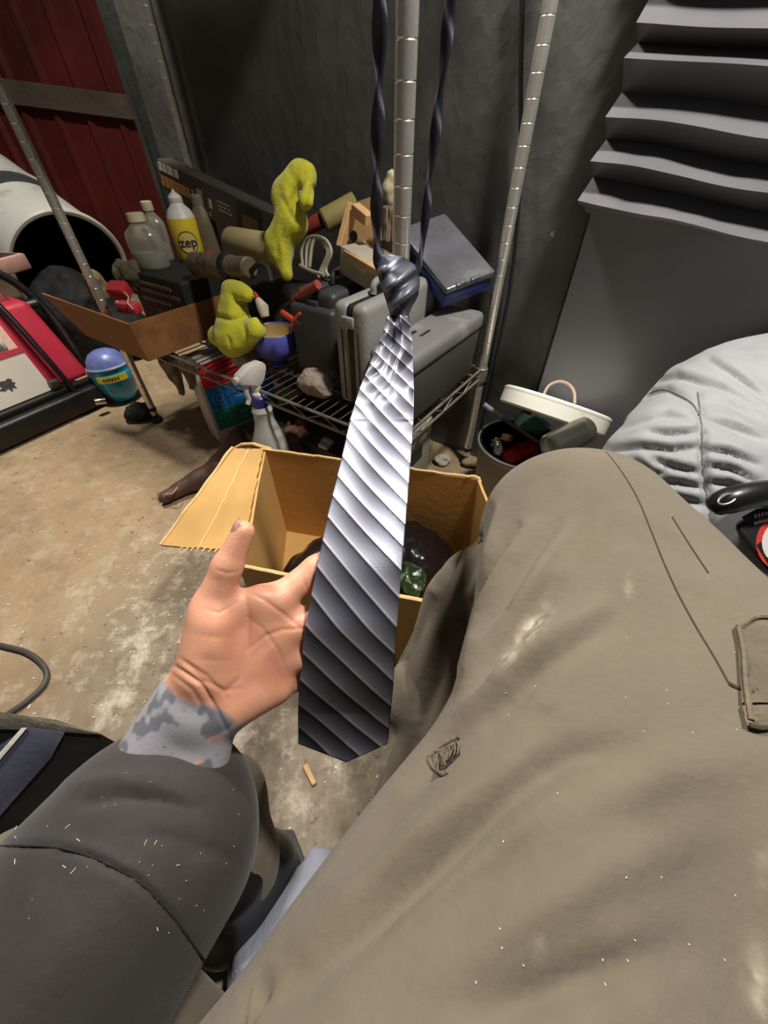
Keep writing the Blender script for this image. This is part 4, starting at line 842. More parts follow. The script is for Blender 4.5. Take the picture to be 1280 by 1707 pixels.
# white bucket lid seen edge on
A = Pd(836, 651, .90); Bq = Pd(1018, 712, .83); mid = (A+Bq)/2; xa = (Bq-A); rl = xa.length/2; vdir = (mid-CAM).normalized(); yax = (vdir-xa.normalized()*vdir.dot(xa.normalized())).normalized()
nz = xa.cross(yax).normalized(); nz = nz if nz.z > 0 else -nz
lm = frame(mid+yax*rl*.30-nz*.004+vdir*.0, xa, (nz+yax*.03).normalized())
t = thing('bucket_lid', 'thick white bucket lid tilted edge-on above the trash', 'lid', mid-Vector((0, 0, .03)))
b = NB(); blathe(b, lm, [(rl*.97, -.020), (rl, -.016), (rl, .016), (rl*.97, .020), (rl*.9, .020), (rl*.88, .012), (.002, .012)], 64); part('disc', b, M('bright_white_plastic', (246, 246, 232), .45, 0, .05, 8, .05, 40, dirt=(196, 192, 166), ds=14, dt=.62), t)
b = NB(); blathe(b, lm, [(rl*1.002, .012), (rl*1.008, .015), (rl*1.002, .018)], 64, cap=False); part('rim', b, M('bright_white_plastic', (232, 232, 216)), t)
wp = [Pd(905, 660, .86), Pd(915, 643, .86), Pd(932, 636, .86), Pd(948, 641, .855), Pd(957, 654, .85), Pd(958, 672, .845)]
b = NB(); btube(b, spline(wp, 8), .0032, 8); part('bail', b, M('pinkish_wire', (176, 152, 136), .5), t, label='thin looped handle')
# ================================================================ the big cardboard box
CBX = M('box_card', (206, 164, 98), .8, 0, .08, 3, .08, 50, dirt=(182, 138, 78), ds=4, dt=.6); CBE = M('card_edge', (226, 190, 132), .85, 0, .15, 40, .3, 90)
hb = .28; NL = Pz(398, 946, hb); FL = Pz(439, 748, hb); FR = Pz(800, 797, hb); NR = NL+(FR-FL)+Vector((-.01, .0, 0))
bx = thing('cardboard_box', 'large open corrugated cardboard box on the floor between the legs, one flap folded out', 'box', Vector(((NL+FR)/2).xy.to_3d()))
def bwall(nm, a, c_, tin, ztop=hb, z0=0, ridge=True):
    b = NB(); d = (c_-a).normalized(); nrm = Vector((0, 0, 1)).cross(d)*tin; n = 30; rows = []
    for i in range(n+1):
        p = a.lerp(c_, i/n); w = .003*mnoise.noise((p.x*9, p.y*9, 1)); zt = ztop+.0025*mnoise.noise((p.x*45, p.y*45, 2))
        rows.append([b.verts.new(Vector((p.x, p.y, z))+nrm*o+d*0+Vector((0, 0, 0))+nrm*(w if z > z0 else 0)) for z, o in ((z0, 0), (zt*.5, 0), (zt, 0), (zt, .0055), (zt*.5, .0055), (z0, .0055))])
    for x, y_ in zip(rows, rows[1:]):
        for q in range(6): b.faces.new((x[q], x[(q+1) % 6], y_[(q+1) % 6], y_[q]))
    b.faces.new(rows[0]); b.faces.new(rows[-1][::-1]); o = part(nm, b, CBX, bx, smooth=False)
    if ridge:
        b = NB(); btube(b, [Vector((p.x, p.y, ztop+.0015+.0025*mnoise.noise((p.x*45, p.y*45, 2))))+nrm*.0028 for p in (a.lerp(c_, i/40) for i in range(41))], .0036, 6); part('torn_edge', b, CBE, o, label='paler torn edge')
    return o
flat = lambda p: Vector((p.x, p.y, 0))
bwall('back_wall', flat(FL), flat(FR), -1); bwall('front_wall', flat(NL), flat(NR), 1); bwall('left_wall', flat(NL), flat(FL), -1, hb-.004, ridge=False); bwall('right_wall', flat(NR), flat(FR), 1, ridge=False)
b = NB(); bslab(b, [flat(NL)+Vector((0, 0, .006)), flat(NR)+Vector((0, 0, .006)), flat(FR)+Vector((0, 0, .006)), flat(FL)+Vector((0, 0, .006))], .005); part('bottom', b, CBX, bx, smooth=False)
# flap folded out to the left, with torn ends and an open corrugated edge
E0 = Pd(270, 912, .86); E1 = Pd(366, 930, .80); T0 = Pd(392, 744, .93)
F0 = FL+Vector((0, 0, .002)); F1 = NL+(FL-NL)*.12
def flap():
    b = NB(); N1, N2 = 26, 14; g = []
    A0, A1, B0, B1 = F1, F0, Pz(372, 925, .235), Pz(388, 746, .288)
    B0 = Pz(268, 908, .215); 
    for i in range(N1+1):
        t_ = i/N1; col = []
        for j in range(N2+1):
            s_ = j/N2; p = (A0.lerp(A1, t_)).lerp(B0.lerp(B1, t_), s_)
            jag = .004*mnoise.noise((t_*30, s_*14, 4)) if i in (0, N1) or j in (0,) else 0
            dz = .004*mnoise.noise((t_*5, s_*5, 1))-.010*math.sin(PI*s_)*.4
            if abs(s_-.52) < .02: dz += .003
            col.append((p+Vector((jag, jag, dz))))
        g.append(col)
    up = [[b.verts.new(p) for p in c] for c in g]; dn = [[b.verts.new(p-Vector((.001, -.001, .0055))) for p in c] for c in g]
    for i in range(N1):
        for j in range(N2):
            b.faces.new((up[i][j], up[i+1][j], up[i+1][j+1], up[i][j+1])); b.faces.new((dn[i][j], dn[i][j+1], dn[i+1][j+1], dn[i+1][j]))
    for i in range(N1):
        for j in (0, N2): b.faces.new((up[i][j], dn[i][j], dn[i+1][j], up[i+1][j]))
    for j in range(N2):
        for i in (0, N1): b.faces.new((up[i][j], up[i][j+1], dn[i][j+1], dn[i][j]))
    fl = part('flap', b, CBX, bx, 'flap folded outwards with a crease and torn end')
    # crease ridge, open flutes, torn paper
    b = NB(); btube(b, [g[i][7]+Vector((0, 0, .0012)) for i in range(0, N1+1)], .0022, 6); part('crease', b, CBE, fl)
    b = NB()
    for j in range(2, 11): 
        p = g[0][j]; btube(b, [p+Vector((.0, -.0, .001)), p+Vector((-.004, -.006, -.002))], .0022, 5)
    part('flutes', b, CBE, fl, label='open corrugations')
    b = NB(); btube(b, [g[i][N2]+Vector((0, 0, .001)) for i in range(N1+1)], .0032, 6); part('torn_edge', b, CBE, fl)
    return g
g = flap()
b = NB(); q = [(390, 750, .925), (402, 741, .915), (422, 738, .90), (440, 747, .885), (443, 768, .88), (437, 792, .868), (431, 806, .862), (433, 786, .872), (424, 770, .885), (412, 758, .90), (400, 752, .915)]
bslab(b, [Pd(x, y, d_) for x, y, d_ in q], .003, Vector((0, -.6, .8))); part('torn_corner', b, M('torn_paper', (150, 128, 96), .9, 0, .25, 40, .3, 90), bx, 'torn grey-brown inner paper at the corner', smooth=False)
b = NB(); btube(b, [Pd(x, y, d_-.002) for x, y, d_ in ((392, 747, .922), (404, 741, .912), (422, 740, .898), (440, 746, .884), (452, 748, .883))], [.004, .005, .0045, .005, .003], 6); part('torn_edge', b, CBE, bx)
b = NB(); btube(b, spline([FR+Vector((-.03, .0, .004)), FR+Vector((-.01, .0, .004)), FR+Vector((.0, -.006, -.004)), FR+Vector((-.002, -.006, -.016))], 5), .0035, 6); part('torn_shred', b, CBE, bx)
# contents: black bag and a crinkled green-white packet
bi = (NL+FR)/2
def bagb(P):
    c0 = Vector((bi.x, bi.y+.01, .08)); f = smin(ellip(P, c0, (.205, .125, .095)), ellip(P, c0+Vector((.08, .0, .035)), (.09, .09, .075)), .05); f = np.maximum(f, .009-P[:, 2]); return f+.016*vn(P, 18, 2)+.006*vn(P, 50, 7)
v, f = blob(bagb, (bi.x-.24, bi.y-.17, 0), (bi.x+.24, bi.y+.18, .24), .006, 1)
a_, d1 = NL, (NR-NL); 
solo('black_bag', (v, f), M('black_bin_bag', (24, 20, 22), .22, 0, .2, 8, .25, 40), 'shiny black plastic bag lying inside the big cardboard box', 'bag', ang=180)
pg = Pz(688, 962, .175)
def crink(P): return ellip(P, pg, (.028, .045, .022))+.010*np.abs(vn(P, 45, 8))+.008*np.abs(vn(P, 95, 2))-.004
v, f = blob(crink, pg-Vector((.06, .07, .06)), pg+Vector((.06, .07, .06)), .0035, 0)
solo('crinkled_packet', (v, f), M('green_foil', (42, 62, 36), .25, .2, .6, 40, .3, 60, dirt=(190, 206, 160), ds=38, dt=.55), 'crinkled green and white packet on the black bag in the box', 'packet', ang=30)
# -- grit and chips lying on the concrete
b = NB()
rs = np.random.RandomState(4)
for k in range(420):
    if k < 260: px, py = rs.normal(360, 120), rs.normal(960, 110)
    else: px, py = rs.uniform(-80, 640), rs.uniform(820, 1500)
    if py < 800: continue
    p = Pz(px, py, 0)
    if (NL.x-.01 < p.x < NR.x+.02 and .36 < p.y < .8): continue
    l = rs.uniform(.001, .0034); a = rs.uniform(0, 6.28); bbox(b, Matrix.Translation(p+Vector((0, 0, .001))) @ Matrix.Rotation(a, 4, 'Z') @ Matrix.Rotation(rs.uniform(-.3, .3), 4, 'X'), (l*rs.uniform(1, 2.2), l, .0016))
solo('floor_grit', b, M('pale_grit', (206, 198, 180), .8, 0, .2, 60), 'pale grit and flakes scattered over the concrete', 'grit', kind='stuff', smooth=False)
P = Pz(516, 1291, .004); b = NB(); bbox(b, Matrix.Translation(P) @ Matrix.Rotation(-.95, 4, 'Z'), (.036, .009, .005), .0015, 1); solo('wood_chip', b, WD, 'pale wood splinter on the floor just under the tip of the tie', 'chip')
# ================================================================ the tie
def stripe_mat():
    m = bpy.data.materials.new('striped_satin'); m.use_nodes = True; nt = m.node_tree; N = nt.nodes; Lk = nt.links; b = N['Principled BSDF']
    a = N.new('ShaderNodeAttribute'); a.attribute_name = 'stripe'
    fr = N.new('ShaderNodeMath'); fr.operation = 'FRACT'; Lk.new(a.outputs['Fac'], fr.inputs[0])
    r = N.new('ShaderNodeValToRGB'); e = r.color_ramp.elements; Lk.new(fr.outputs[0], r.inputs['Fac'])
    e[0].position = 0; e[0].color = lin((46, 46, 54)); e[1].position = .97; e[1].color = lin((172, 172, 184))
    for p, c in ((.22, (80, 83, 95)), (.55, (118, 121, 135)), (.84, (158, 160, 173)), (.90, (214, 208, 214)), (1.0, (60, 60, 70))):
        x = e.new(p); x.color = lin(c)
    Lk.new(r.outputs['Color'], b.inputs['Base Color']); b.inputs['Metallic'].default_value = .5; b.inputs['Roughness'].default_value = .42
    tc = N.new('ShaderNodeTexCoord'); w = N.new('ShaderNodeTexNoise'); w.inputs['Scale'].default_value = 900; Lk.new(tc.outputs['Object'], w.inputs['Vector'])
    bp = N.new('ShaderNodeBump'); bp.inputs['Strength'].default_value = .15; bp.inputs['Distance'].default_value = .0005; Lk.new(w.outputs['Fac'], bp.inputs['Height']); Lk.new(bp.outputs['Normal'], b.inputs['Normal'])
    return m
TM = stripe_mat()
YS = [525, 545, 570, 600, 650, 700, 760, 850, 950, 1050, 1150, 1200, 1226, 1240]
XL = [646, 641, 632, 619, 598, 583, 570, 548, 527, 508, 498, 496.5, 497, 497]
XR = [682, 685, 687, 688, 690, 689, 685, 678, 669, 661, 655, 650, 648, 646]
DP = [.432, .428, .421, .411, .394, .376, .356, .330, .308, .305, .330, .352, .364, .370]
tip = (577, 1271); NV, NU = 360, 72
rows = []; al = []; phs = []; ph = 0; cum = 0; prev = None
for j in range(NV+1):
    y = YS[0]+(YS[-1]-YS[0])*j/NV; l = np.interp(y, YS, XL); r = np.interp(y, YS, XR); d = float(sum(np.interp(y+k*6, YS, DP)*math.exp(-(k/4)**2) for k in range(-9, 10))/sum(math.exp(-(k/4)**2) for k in range(-9, 10)))
    c = Pd((l+r)/2, y, d)
    if prev is not None: cum += (c-prev).length
    prev = c; al.append(cum); per = float(np.interp(y, [525, 700, 850, 1000, 1240], [.0185, .0205, .0215, .025, .031])); ph = (ph if j else 0)+((al[-1]-al[-2])/per if j else 0); phs.append((ph, per)); rows.append((l, r, y, d))
def tie_pt(j, i):
    l, r, y, d = rows[j]; u = i/NU; px = l+(r-l)*u; py = y
    w = max(0, (y-1190)/50); low = 1240+31*(1-abs(px-tip[0])/(80 if px < tip[0] else 70)) if True else y
    if y > 1190: py = 1190+(y-1190)/50*(low-1190)
    rip = 0
    if y < 720:                                        # creases below the knot
        k = (720-y)/190; rip = .0075*k*math.sin(u*9+2.2*math.sin(y*.03))*math.sin(PI*u)+.008*k*k*math.exp(-((u-.42)/.13)**2)
        rip += .005*k*math.sin(y*.11+u*4)
    dd_ = d+.006*(2*u-1)**2*(.6 if y > 700 else 1)+rip
    ac = (u-.5)*(r-l)*d/FPX; st = phs[j][0]+((py-y)*d/FPX-1.10*ac)/phs[j][1]+.18*math.sin(al[j]*22)
    dd_ -= .0003*(st % 1)
    return Pd(px, py, dd_), st
V = []; A = []
for j in range(NV+1):
    for i in range(NU+1): p, s = tie_pt(j, i); V.append(p); A.append(s)
nf = len(V); F = []; W = NU+1
for j in range(NV+1):
    for i in range(NU+1):
        k = j*W+i; u = 2*i/NU-1; V.append(V[k]+ray(*rows[j][1:3]).normalized()*(.0015+.003*(1-u*u)*min(1, (NV-j)/20+.2))); A.append(A[k])
for j in range(NV):
    for i in range(NU):
        q = (j*W+i, j*W+i+1, (j+1)*W+i+1, (j+1)*W+i); F.append(q); F.append(tuple(nf+k for k in q[::-1]))
    for i in (0, NU): F.append((j*W+i, (j+1)*W+i, nf+(j+1)*W+i, nf+j*W+i))
for i in range(NU):
    for j in (0, NV): F.append((j*W+i, j*W+i+1, nf+j*W+i+1, nf+j*W+i))
kp = Pd(662, 480, .435)
tie = thing('necktie', 'grey satin necktie with diagonal silver stripes, held up in front of the shelves', 'tie', kp)
part('blade', (np.array([tuple(p) for p in V], dtype=np.float32), np.array(F), {'stripe': A}), TM, tie, ang=180)
# knot: a squashed cone wrapped with diagonal folds
KY = [426, 434, 448, 465, 485, 505, 518, 527]; KL = [640, 628, 625, 629, 636, 643, 647, 650]; KR = [672, 690, 699, 700, 697, 688, 682, 680]
V = []; A = []; F = []; nk, nr = 64, 72
for j in range(nr+1):
    y = KY[0]+(KY[-1]-KY[0])*j/nr; l = np.interp(y, KY, KL); r = np.interp(y, KY, KR)
    yy = y+ (0 if j > 8 else 0)
    for i in range(nk):
        a = 2*PI*i/nk; u = math.cos(a); px = (l+r)/2+(r-l)/2*u; dep = .438-.023*math.sin(a)*(.35+.65*math.sin(PI*min(1, max(.06, (j+3)/(nr+5)))))
        py = yy+(px-662)*.22
        st = ((py-426)*.62+(px-640)*.50)/19.0
        rid = abs(((st*.8) % 1)-.5)*2; dep += .0055*rid*(1 if math.sin(a) > 0 else 0)
        V.append(Pd(px, py, dep)); A.append(.04+.55*((st*.8+.3) % 1)**2)  # knot darker than the blade: its shade is painted into the stripe value
for j in range(nr):
    for i in range(nk): F.append((j*nk+i, j*nk+(i+1) % nk, (j+1)*nk+(i+1) % nk, (j+1)*nk+i))
V.append(sum(V[:nk], Vector())/nk); V.append(sum(V[nr*nk:nr*nk+nk], Vector())/nk); A += [0, 0]; t0 = len(V)-2
F2 = [(i, (i+1) % nk, t0, t0) for i in range(nk)]
me_f = F+[(i, t0, (i+1) % nk) for i in range(nk)]+[(nr*nk+i, nr*nk+(i+1) % nk, t0+1) for i in range(nk)]
o = part('knot', ([tuple(p) for p in V], me_f), TM, tie, ang=180); at = o.data.attributes.new('stripe', 'FLOAT', 'POINT'); at.data.foreach_set('value', A)
# neck loop: two twisted satin bands rising out of the frame and closing above
def band(pts, wd, turns, nm):
    P = spline(pts, 40); n = len(P); V = []; A = []; F = []; m_ = 16; cum = 0
    for i, p in enumerate(P):
        d = (P[min(i+1, n-1)]-P[max(i-1, 0)]).normalized(); a = Vector((1, 0, 0)); a = (a-d*a.dot(d)).normalized(); c = d.cross(a)
        if i: cum += (P[i]-P[i-1]).length
        th = 2*PI*turns*cum/.3; w = wd[0]+(wd[1]-wd[0])*i/n
        for k in range(m_):
            q = 2*PI*k/m_; x, y = math.cos(q)*w/2, math.sin(q)*w*.27
            V.append(p+(a*(x*math.cos(th)-y*math.sin(th))+c*(x*math.sin(th)+y*math.cos(th)))); A.append(.03+.87*max(0, math.sin(2*PI*(cum/.038+k/m_)))**8)  # narrow pulses paint satin highlights along the otherwise dark band
    for i in range(n-1):
        for k in range(m_): F.append((i*m_+k, i*m_+(k+1) % m_, (i+1)*m_+(k+1) % m_, (i+1)*m_+k))
    F.append(tuple(range(m_))[::-1]); F.append(tuple((n-1)*m_+k for k in range(m_)))
    o = part(nm, ([tuple(p) for p in V], F), TM, tie, ang=180); at = o.data.attributes.new('stripe', 'FLOAT', 'POINT'); at.data.foreach_set('value', A)
la = [Pd(637, 450, .440), Pd(629, 420, .430), Pd(628, 300, .385), Pd(632, 120, .335), Pd(633, 0, .305), Pd(634, -120, .28)]
ra = [Pd(692, 462, .442), Pd(702, 420, .434), Pd(716, 300, .397), Pd(738, 120, .348), Pd(752, 0, .32), Pd(770, -120, .29)]
top = (la[-1]+ra[-1])/2+Vector((0, -.01, .16)); la += [la[-1]+Vector((-.006, .0, .09)), top+Vector((-.012, 0, -.012)), top]; ra += [ra[-1]+Vector((.004, 0, .09)), top+Vector((.012, 0, -.012)), top]
band(la, (.0140, .0125), 2.6, 'neck_band'); band(ra, (.0090, .0150), 2.4, 'neck_band')
# ================================================================ the person
person = thing('person', 'seated person in dusty olive work trousers and black jacket sleeve, tattooed hand presenting the tie', 'person', (.05, -.15, 0))
# -- hand and forearm: one continuous skin
J = lambda x, y, d: Pd(x, y, d)
FING = [[J(462, 1002, .322), J(526, 948, .334), J(574, 918, .340), J(604, 903, .341)], [J(490, 1044, .327), J(555, 1018, .334), J(604, 1000, .334), J(632, 992, .331)],
        [J(488, 1092, .333), J(548, 1084, .343), J(598, 1072, .344), J(624, 1064, .340)], [J(468, 1134, .340), J(522, 1134, .354), J(562, 1128, .358), J(584, 1120, .356)]]
FR_ = [(.0132, .0112, .0098, .0080), (.0130, .0112, .0098, .0082), (.0125, .0106, .0094, .0078), (.0110, .0092, .0082, .0070)]
TH = [J(338, 1112, .310), J(353, 1012, .303), J(379, 944, .299), J(406, 886, .297)]; TR = (.020, .0150, .0112, .0088)
W1, W2 = J(308, 1158, .309), J(352, 1190, .311); A1, A2 = J(205, 1345, .305), J(300, 1390, .305)
def handf(P):
    f = smin(cone(P, W1, A1, .0215, .030), cone(P, W2, A2, .0205, .028), .02)
    wm = (W1+W2)/2
    for k, fg in enumerate(FING):
        st = (W1*.55+W2*.45, W1*.4+W2*.6, W1*.2+W2*.8, W2)[k]
        f = smin(f, cone(P, st, fg[0], .0200-.001*k, FR_[k][0]*1.12), .014)
    f = smin(f, ellip(P, J(362, 1072, .303), (.0215, .034, .0155), axf((0, 0, 0), ray(362, 1072), Vector((.4, -.45, .9)))), .010) if False else f
    f = smin(f, cone(P, J(345, 1118, .302), J(356, 1040, .300), .0215, .0180), .011)
    f = smin(f, cone(P, J(385, 1175, .309), J(458, 1146, .327), .0165, .0140), .012)
    t = cone(P, TH[0], TH[1], TR[0], TR[1])
    for a in (1, 2): t = smin(t, cone(P, TH[a], TH[a+1], TR[a], TR[a+1]), .006)
    f = smin(f, t, .009)
    f = smin(f, cone(P, J(395, 1010, .312), J(430, 1000, .314), .011, .012), .012)
    g = None
    for k, fg in enumerate(FING):
        q = cone(P, fg[0], fg[1], FR_[k][0], FR_[k][1])
        for a in (1, 2): q = smin(q, cone(P, fg[a], fg[a+1], FR_[k][a], FR_[k][a+1]), .005)
        g = q if g is None else smin(g, q, .0035)
    return smin(f, g, .006)
allp = [p for fg in FING for p in fg]+TH+[W1, W2, A1, A2]; lo = [min(p[k] for p in allp)-.04 for k in range(3)]; hi = [max(p[k] for p in allp)+.04 for k in range(3)]
v, f = blob(handf, lo, hi, .0021, 3); v, f = subdiv(v, f); v = smooth(v, f, 2)
v = folds(v, f, [([(408, 986), (414, 1030), (412, 1080), (402, 1130), (376, 1152)], -0.0011, 5), ([(400, 1148), (375, 1152), (340, 1135), (308, 1105)], -0.0008, 4), ([(290, 1110), (335, 1140), (362, 1185), (378, 1218)], -0.0016, 4), ([(300, 1098), (345, 1128), (380, 1165)], -0.0008, 4), ([(283, 1122), (320, 1150), (350, 1200)], -0.0006, 4),
    ([(408, 984), (440, 1000), (470, 1022), (505, 1050)], -0.0008, 4), ([(412, 1085), (440, 1062), (470, 1050), (508, 1048)], -0.0008, 4), ([(412, 1030), (436, 1046), (462, 1082), (478, 1120)], -0.0005, 4), ([(362, 950), (380, 956), (400, 952)], -0.0005, 3), ([(340, 1015), (365, 1022), (395, 1005)], -0.0004, 3),
    ([(362, 1062), (360, 1100)], 0.0016, 26), ([(440, 1150), (470, 1130)], 0.0010, 22), ([(430, 1070), (450, 1085)], -0.0014, 24), ([(505, 962), (512, 985)], -0.0006, 3)])
# ink on the forearm: painted mask, with bare gaps
ax0 = np.array((W1+W2)/2, dtype=np.float32); ad = np.array(((A1+A2)/2-(W1+W2)/2).normalized(), dtype=np.float32); along = (v-ax0)@ad
nz_ = vn(v, 85, 3)*.6+vn(v, 170, 6)*.4; X, Y, D = project(v)
edge = along+.012-.008*vn(v, 45, 9)
ink = np.clip(edge/.004, 0, 1)*np.clip((nz_+.62)/.22, 0, 1); ink2 = np.clip(edge/.004, 0, 1)*np.clip((vn(v, 95, 11)*.7+vn(v, 200, 5)*.4-.05)/.2, 0, 1)
palm = np.clip(1-np.hypot(X-440, Y-1100)/120, 0, 1)*np.clip(.5+vn(v, 70, 4), 0, 1)
SK = M('skin', (226, 164, 134), .48, 0, .06, 40, .05, 420, sss=.12); attr_mix(SK, 'flush', (196, 112, 88)); attr_mix(SK, 'ink', (152, 160, 170)); attr_mix(SK, 'ink_dark', (104, 108, 116))
hand = part('hand', (v, f, {'ink': ink*.9, 'ink_dark': ink2*.85, 'flush': palm*.6}), SK, person, 'left hand, palm up, with blue-grey tattoo on the wrist', ang=180)
hb_ = bvh_of(v, f)
# nail on the thumb, seen from its edge
tp = TH[3]; td = (TH[3]-TH[2]).normalized(); nl = (-ray(406, 886).normalized()*.25+Vector((-1, -.1, .3))*1.0).normalized(); nl = (nl-td*nl.dot(td)).normalized()
nm = frame(tp+td*.001+nl*.0072, td, nl); b = NB()
for i in range(9):
    for j in range(7): pass
gr = [[b.verts.new(nm @ Vector(((i/8-.5)*.014, (j/6-.5)*.0105*(1-.25*max(0, i/8-.6)), .0022-.0042*((j/6-.5)*2)**2*.6-.0012*((i/8-.5)*2)**2))) for j in range(7)] for i in range(9)]
for i in range(8):
    for j in range(6): b.faces.new((gr[i][j], gr[i+1][j], gr[i+1][j+1], gr[i][j+1]))
bmesh.ops.solidify(b, geom=list(b.faces), thickness=.0008); part('thumbnail', b, M('nail', (236, 200, 184), .3), hand)
# -- trousers: both legs, one cloth
KN = Vector((.196, .285, .492))
def trouf(P):
    f = smin(smin(cone(P, (.190, .280, .492), (.138, .08, .485), .080, .082), cone(P, (.138, .08, .485), (.008, -.12, .46), .082, .13), .03), cone(P, (.222, .282, .490), (.250, -.14, .470), .082, .118), .04)
    f = smin(f, cone(P, (.252, .20, .478), (.275, .05, .47), .070, .080), .04)
    f = smin(f, cone(P, (.195, .285, .45), (.045, .085, .10), .076, .062), .022)
    f = smin(f, cone(P, (.12, .275, .39), (.07, .205, .23), .054, .062), .022)
    f = smin(f, ellip(P, (.03, -.20, .36), (.20, .16, .16)), .06)
    g = smin(cone(P, (-.10, -.20, .25), (-.42, -.03, .16), .10, .082), cone(P, (-.42, -.01, .155), (-.21, .085, .19), .080, .048), .04); g = smin(g, cone(P, (-.205, .085, .195), (-.188, .028, .115), .046, .050), .03)
    f = smin(f, g, .05)
    return np.maximum(f, .05-P[:, 2])+.003*vn(P, 14, 1)
v, f = blob(trouf, (-.54, -.4, .03), (.42, .42, .63), .0065, 3); v, f = subdiv(v, f); v = smooth(v, f, 3)
up = v[:, 2] > .40
TF = [([(905, 1285), (830, 1340), (740, 1420), (640, 1500), (540, 1590), (470, 1655)], -0.0147, 33), ([(880, 1262), (800, 1325), (700, 1400), (600, 1490), (520, 1570)], 0.0088, 35), ([(920, 1320), (850, 1385), (760, 1455), (660, 1530)], 0.0049, 27),
      ([(830, 1165), (790, 1200), (740, 1245), (690, 1300)], -0.0098, 18), ([(1000, 1010), (930, 1050), (860, 1110), (800, 1170), (750, 1235)], 0.0098, 19), ([(1020, 1040), (950, 1085), (880, 1140), (820, 1205)], -0.0069, 18),
      ([(925, 975), (880, 1030), (830, 1090), (790, 1150)], -0.0083, 17), ([(905, 955), (860, 1010), (810, 1075), (775, 1140)], 0.0071, 17), ([(890, 1135), (940, 1080), (1000, 1040)], 0.0059, 27),
      ([(880, 880), (840, 940), (800, 1020), (775, 1110)], 0.0083, 16), ([(862, 880), (822, 940), (786, 1010), (762, 1090)], -0.0078, 12), ([(930, 870), (885, 935), (850, 1000), (815, 1060)], -0.0066, 14), ([(945, 880), (900, 945), (862, 1005)], 0.0055, 14),
      ([(815, 850), (795, 920), (770, 990)], -0.0078, 12), ([(828, 852), (808, 920), (786, 985)], 0.0059, 12),
      ([(1120, 1590), (950, 1645), (800, 1695)], -0.0069, 40), ([(1150, 1390), (1000, 1450), (870, 1530), (740, 1620)], 0.0052, 46), ([(1260, 1260), (1120, 1280), (1000, 1330), (900, 1400)], 0.0046, 49), ([(1050, 1250), (950, 1265), (890, 1300)], -0.0059, 29),
      ([(700, 1310), (640, 1380), (580, 1450)], -0.0039, 27), ([(440, 1625), (418, 1670), (405, 1707)], -0.0069, 12)]
v = folds(v, f, TF, up)
SFd = [([(770, 885), (752, 935), (735, 975)], -.0100, 9), ([(782, 940), (766, 990), (770, 1010)], -.0080, 8), ([(735, 950), (712, 1000), (690, 1050)], .0080, 14), ([(765, 1000), (725, 1060), (700, 1130), (690, 1190)], .0100, 20), ([(720, 1000), (700, 1050), (668, 1110)], -.0080, 9), ([(672, 1100), (690, 1150), (694, 1190)], -.010, 9), ([(745, 1060), (735, 1130), (705, 1210)], -.0060, 10), ([(660, 1120), (655, 1190), (640, 1270)], .007, 14), ([(640, 1250), (620, 1310), (605, 1370)], -.007, 12), ([(690, 1240), (660, 1310), (640, 1360)], -.006, 12), ([(420, 1330), (428, 1400), (400, 1480)], -.008, 8), ([(405, 1330), (410, 1410), (390, 1470)], .006, 8)]
v = folds(v, f, SFd, v[:, 2] < .47)
# chalky dust rubbed into the cloth
X, Y, D = project(v); fac = ((vnorm(v, f)*(np.array([0, 0, CAMZ], dtype=np.float32)-v)).sum(1) > 0)
def spot(x, y, rx, ry, a=0):
    c_, s_ = math.cos(a), math.sin(a); dx, dy = X-x, Y-y; return np.exp(-(((dx*c_+dy*s_)/rx)**2+((-dx*s_+dy*c_)/ry)**2))*fac
nz2 = np.clip(.55+.9*vn(v, 220, 4), 0, 1)
dust = np.clip(.9*spot(885, 1045, 34, 12, -.8)+.5*spot(850, 1095, 20, 8, -.8)+.9*spot(1048, 975, 5, 14, .1)+.5*spot(895, 1580, 9, 16)+.6*spot(1262, 1640, 20, 60)+.35*spot(1275, 1450, 14, 30), 0, 1)*nz2
darker_area = np.clip(.8*spot(912, 1183, 18, 9)+.30*spot(1110, 1500, 190, 150)+.25*spot(1000, 1650, 200, 80), 0, 1)*np.clip(.8+.4*vn(v, 60, 8), 0, 1)  # one small dark spot and broad darker areas low on the thigh
TRM = M('olive_twill', (114, 105, 90), .9, 0, .06, 14, .10, 160, spec=.2, sheen=.15, dirt=(106, 97, 82), ds=9, dt=.5); attr_mix(TRM, 'dust', (206, 196, 172)); attr_mix(TRM, 'darker_area', (92, 86, 78)); weave(TRM, 620, 38, .25, .0006)
tro = part('trousers', (v, f, {'dust': dust, 'darker_area': darker_area}), TRM, person, 'dusty olive-brown work trousers', ang=180)
tb_ = bvh_of(v, f); bp = thing  # ray helpers on the cloth
def on_cloth(bv, pts, off): return [p for p in (hit(bv, x, y, off) for x, y in pts) if p is not None]
def dens(pts, n=6):
    q = spline([(x, y, 0) for x, y in pts], n); return [(p.x, p.y) for p in q]
SEAMM = M('dark_seam', (66, 58, 46), .95); OL2 = M('olive_edge', (112, 102, 84), .95, 0, .15, 60, .3, 200)
def seam(bv, pts, r, mt, par, nm='seam', off=.0002):
    q = on_cloth(bv, dens(pts), off)
    if len(q) > 2: b = NB(); btube(b, q, r, 6); return part(nm, b, mt, par)
SM1 = [(1006, 748), (1035, 785), (1062, 830), (1085, 885), (1105, 935), (1130, 990), (1160, 1045), (1190, 1095), (1215, 1140)]
seam(tb_, SM1, .0008, SEAMM, tro, 'seam', -.0002)
seam(tb_, [(1120, 862), (1150, 910), (1180, 955)], .0006, SEAMM, tro); seam(tb_, [(1215, 1140), (1228, 1146), (1240, 1146)], .0012, SEAMM, tro)
seam(tb_, [(436, 1612), (420, 1650), (410, 1707)], .0005, OL2, tro)
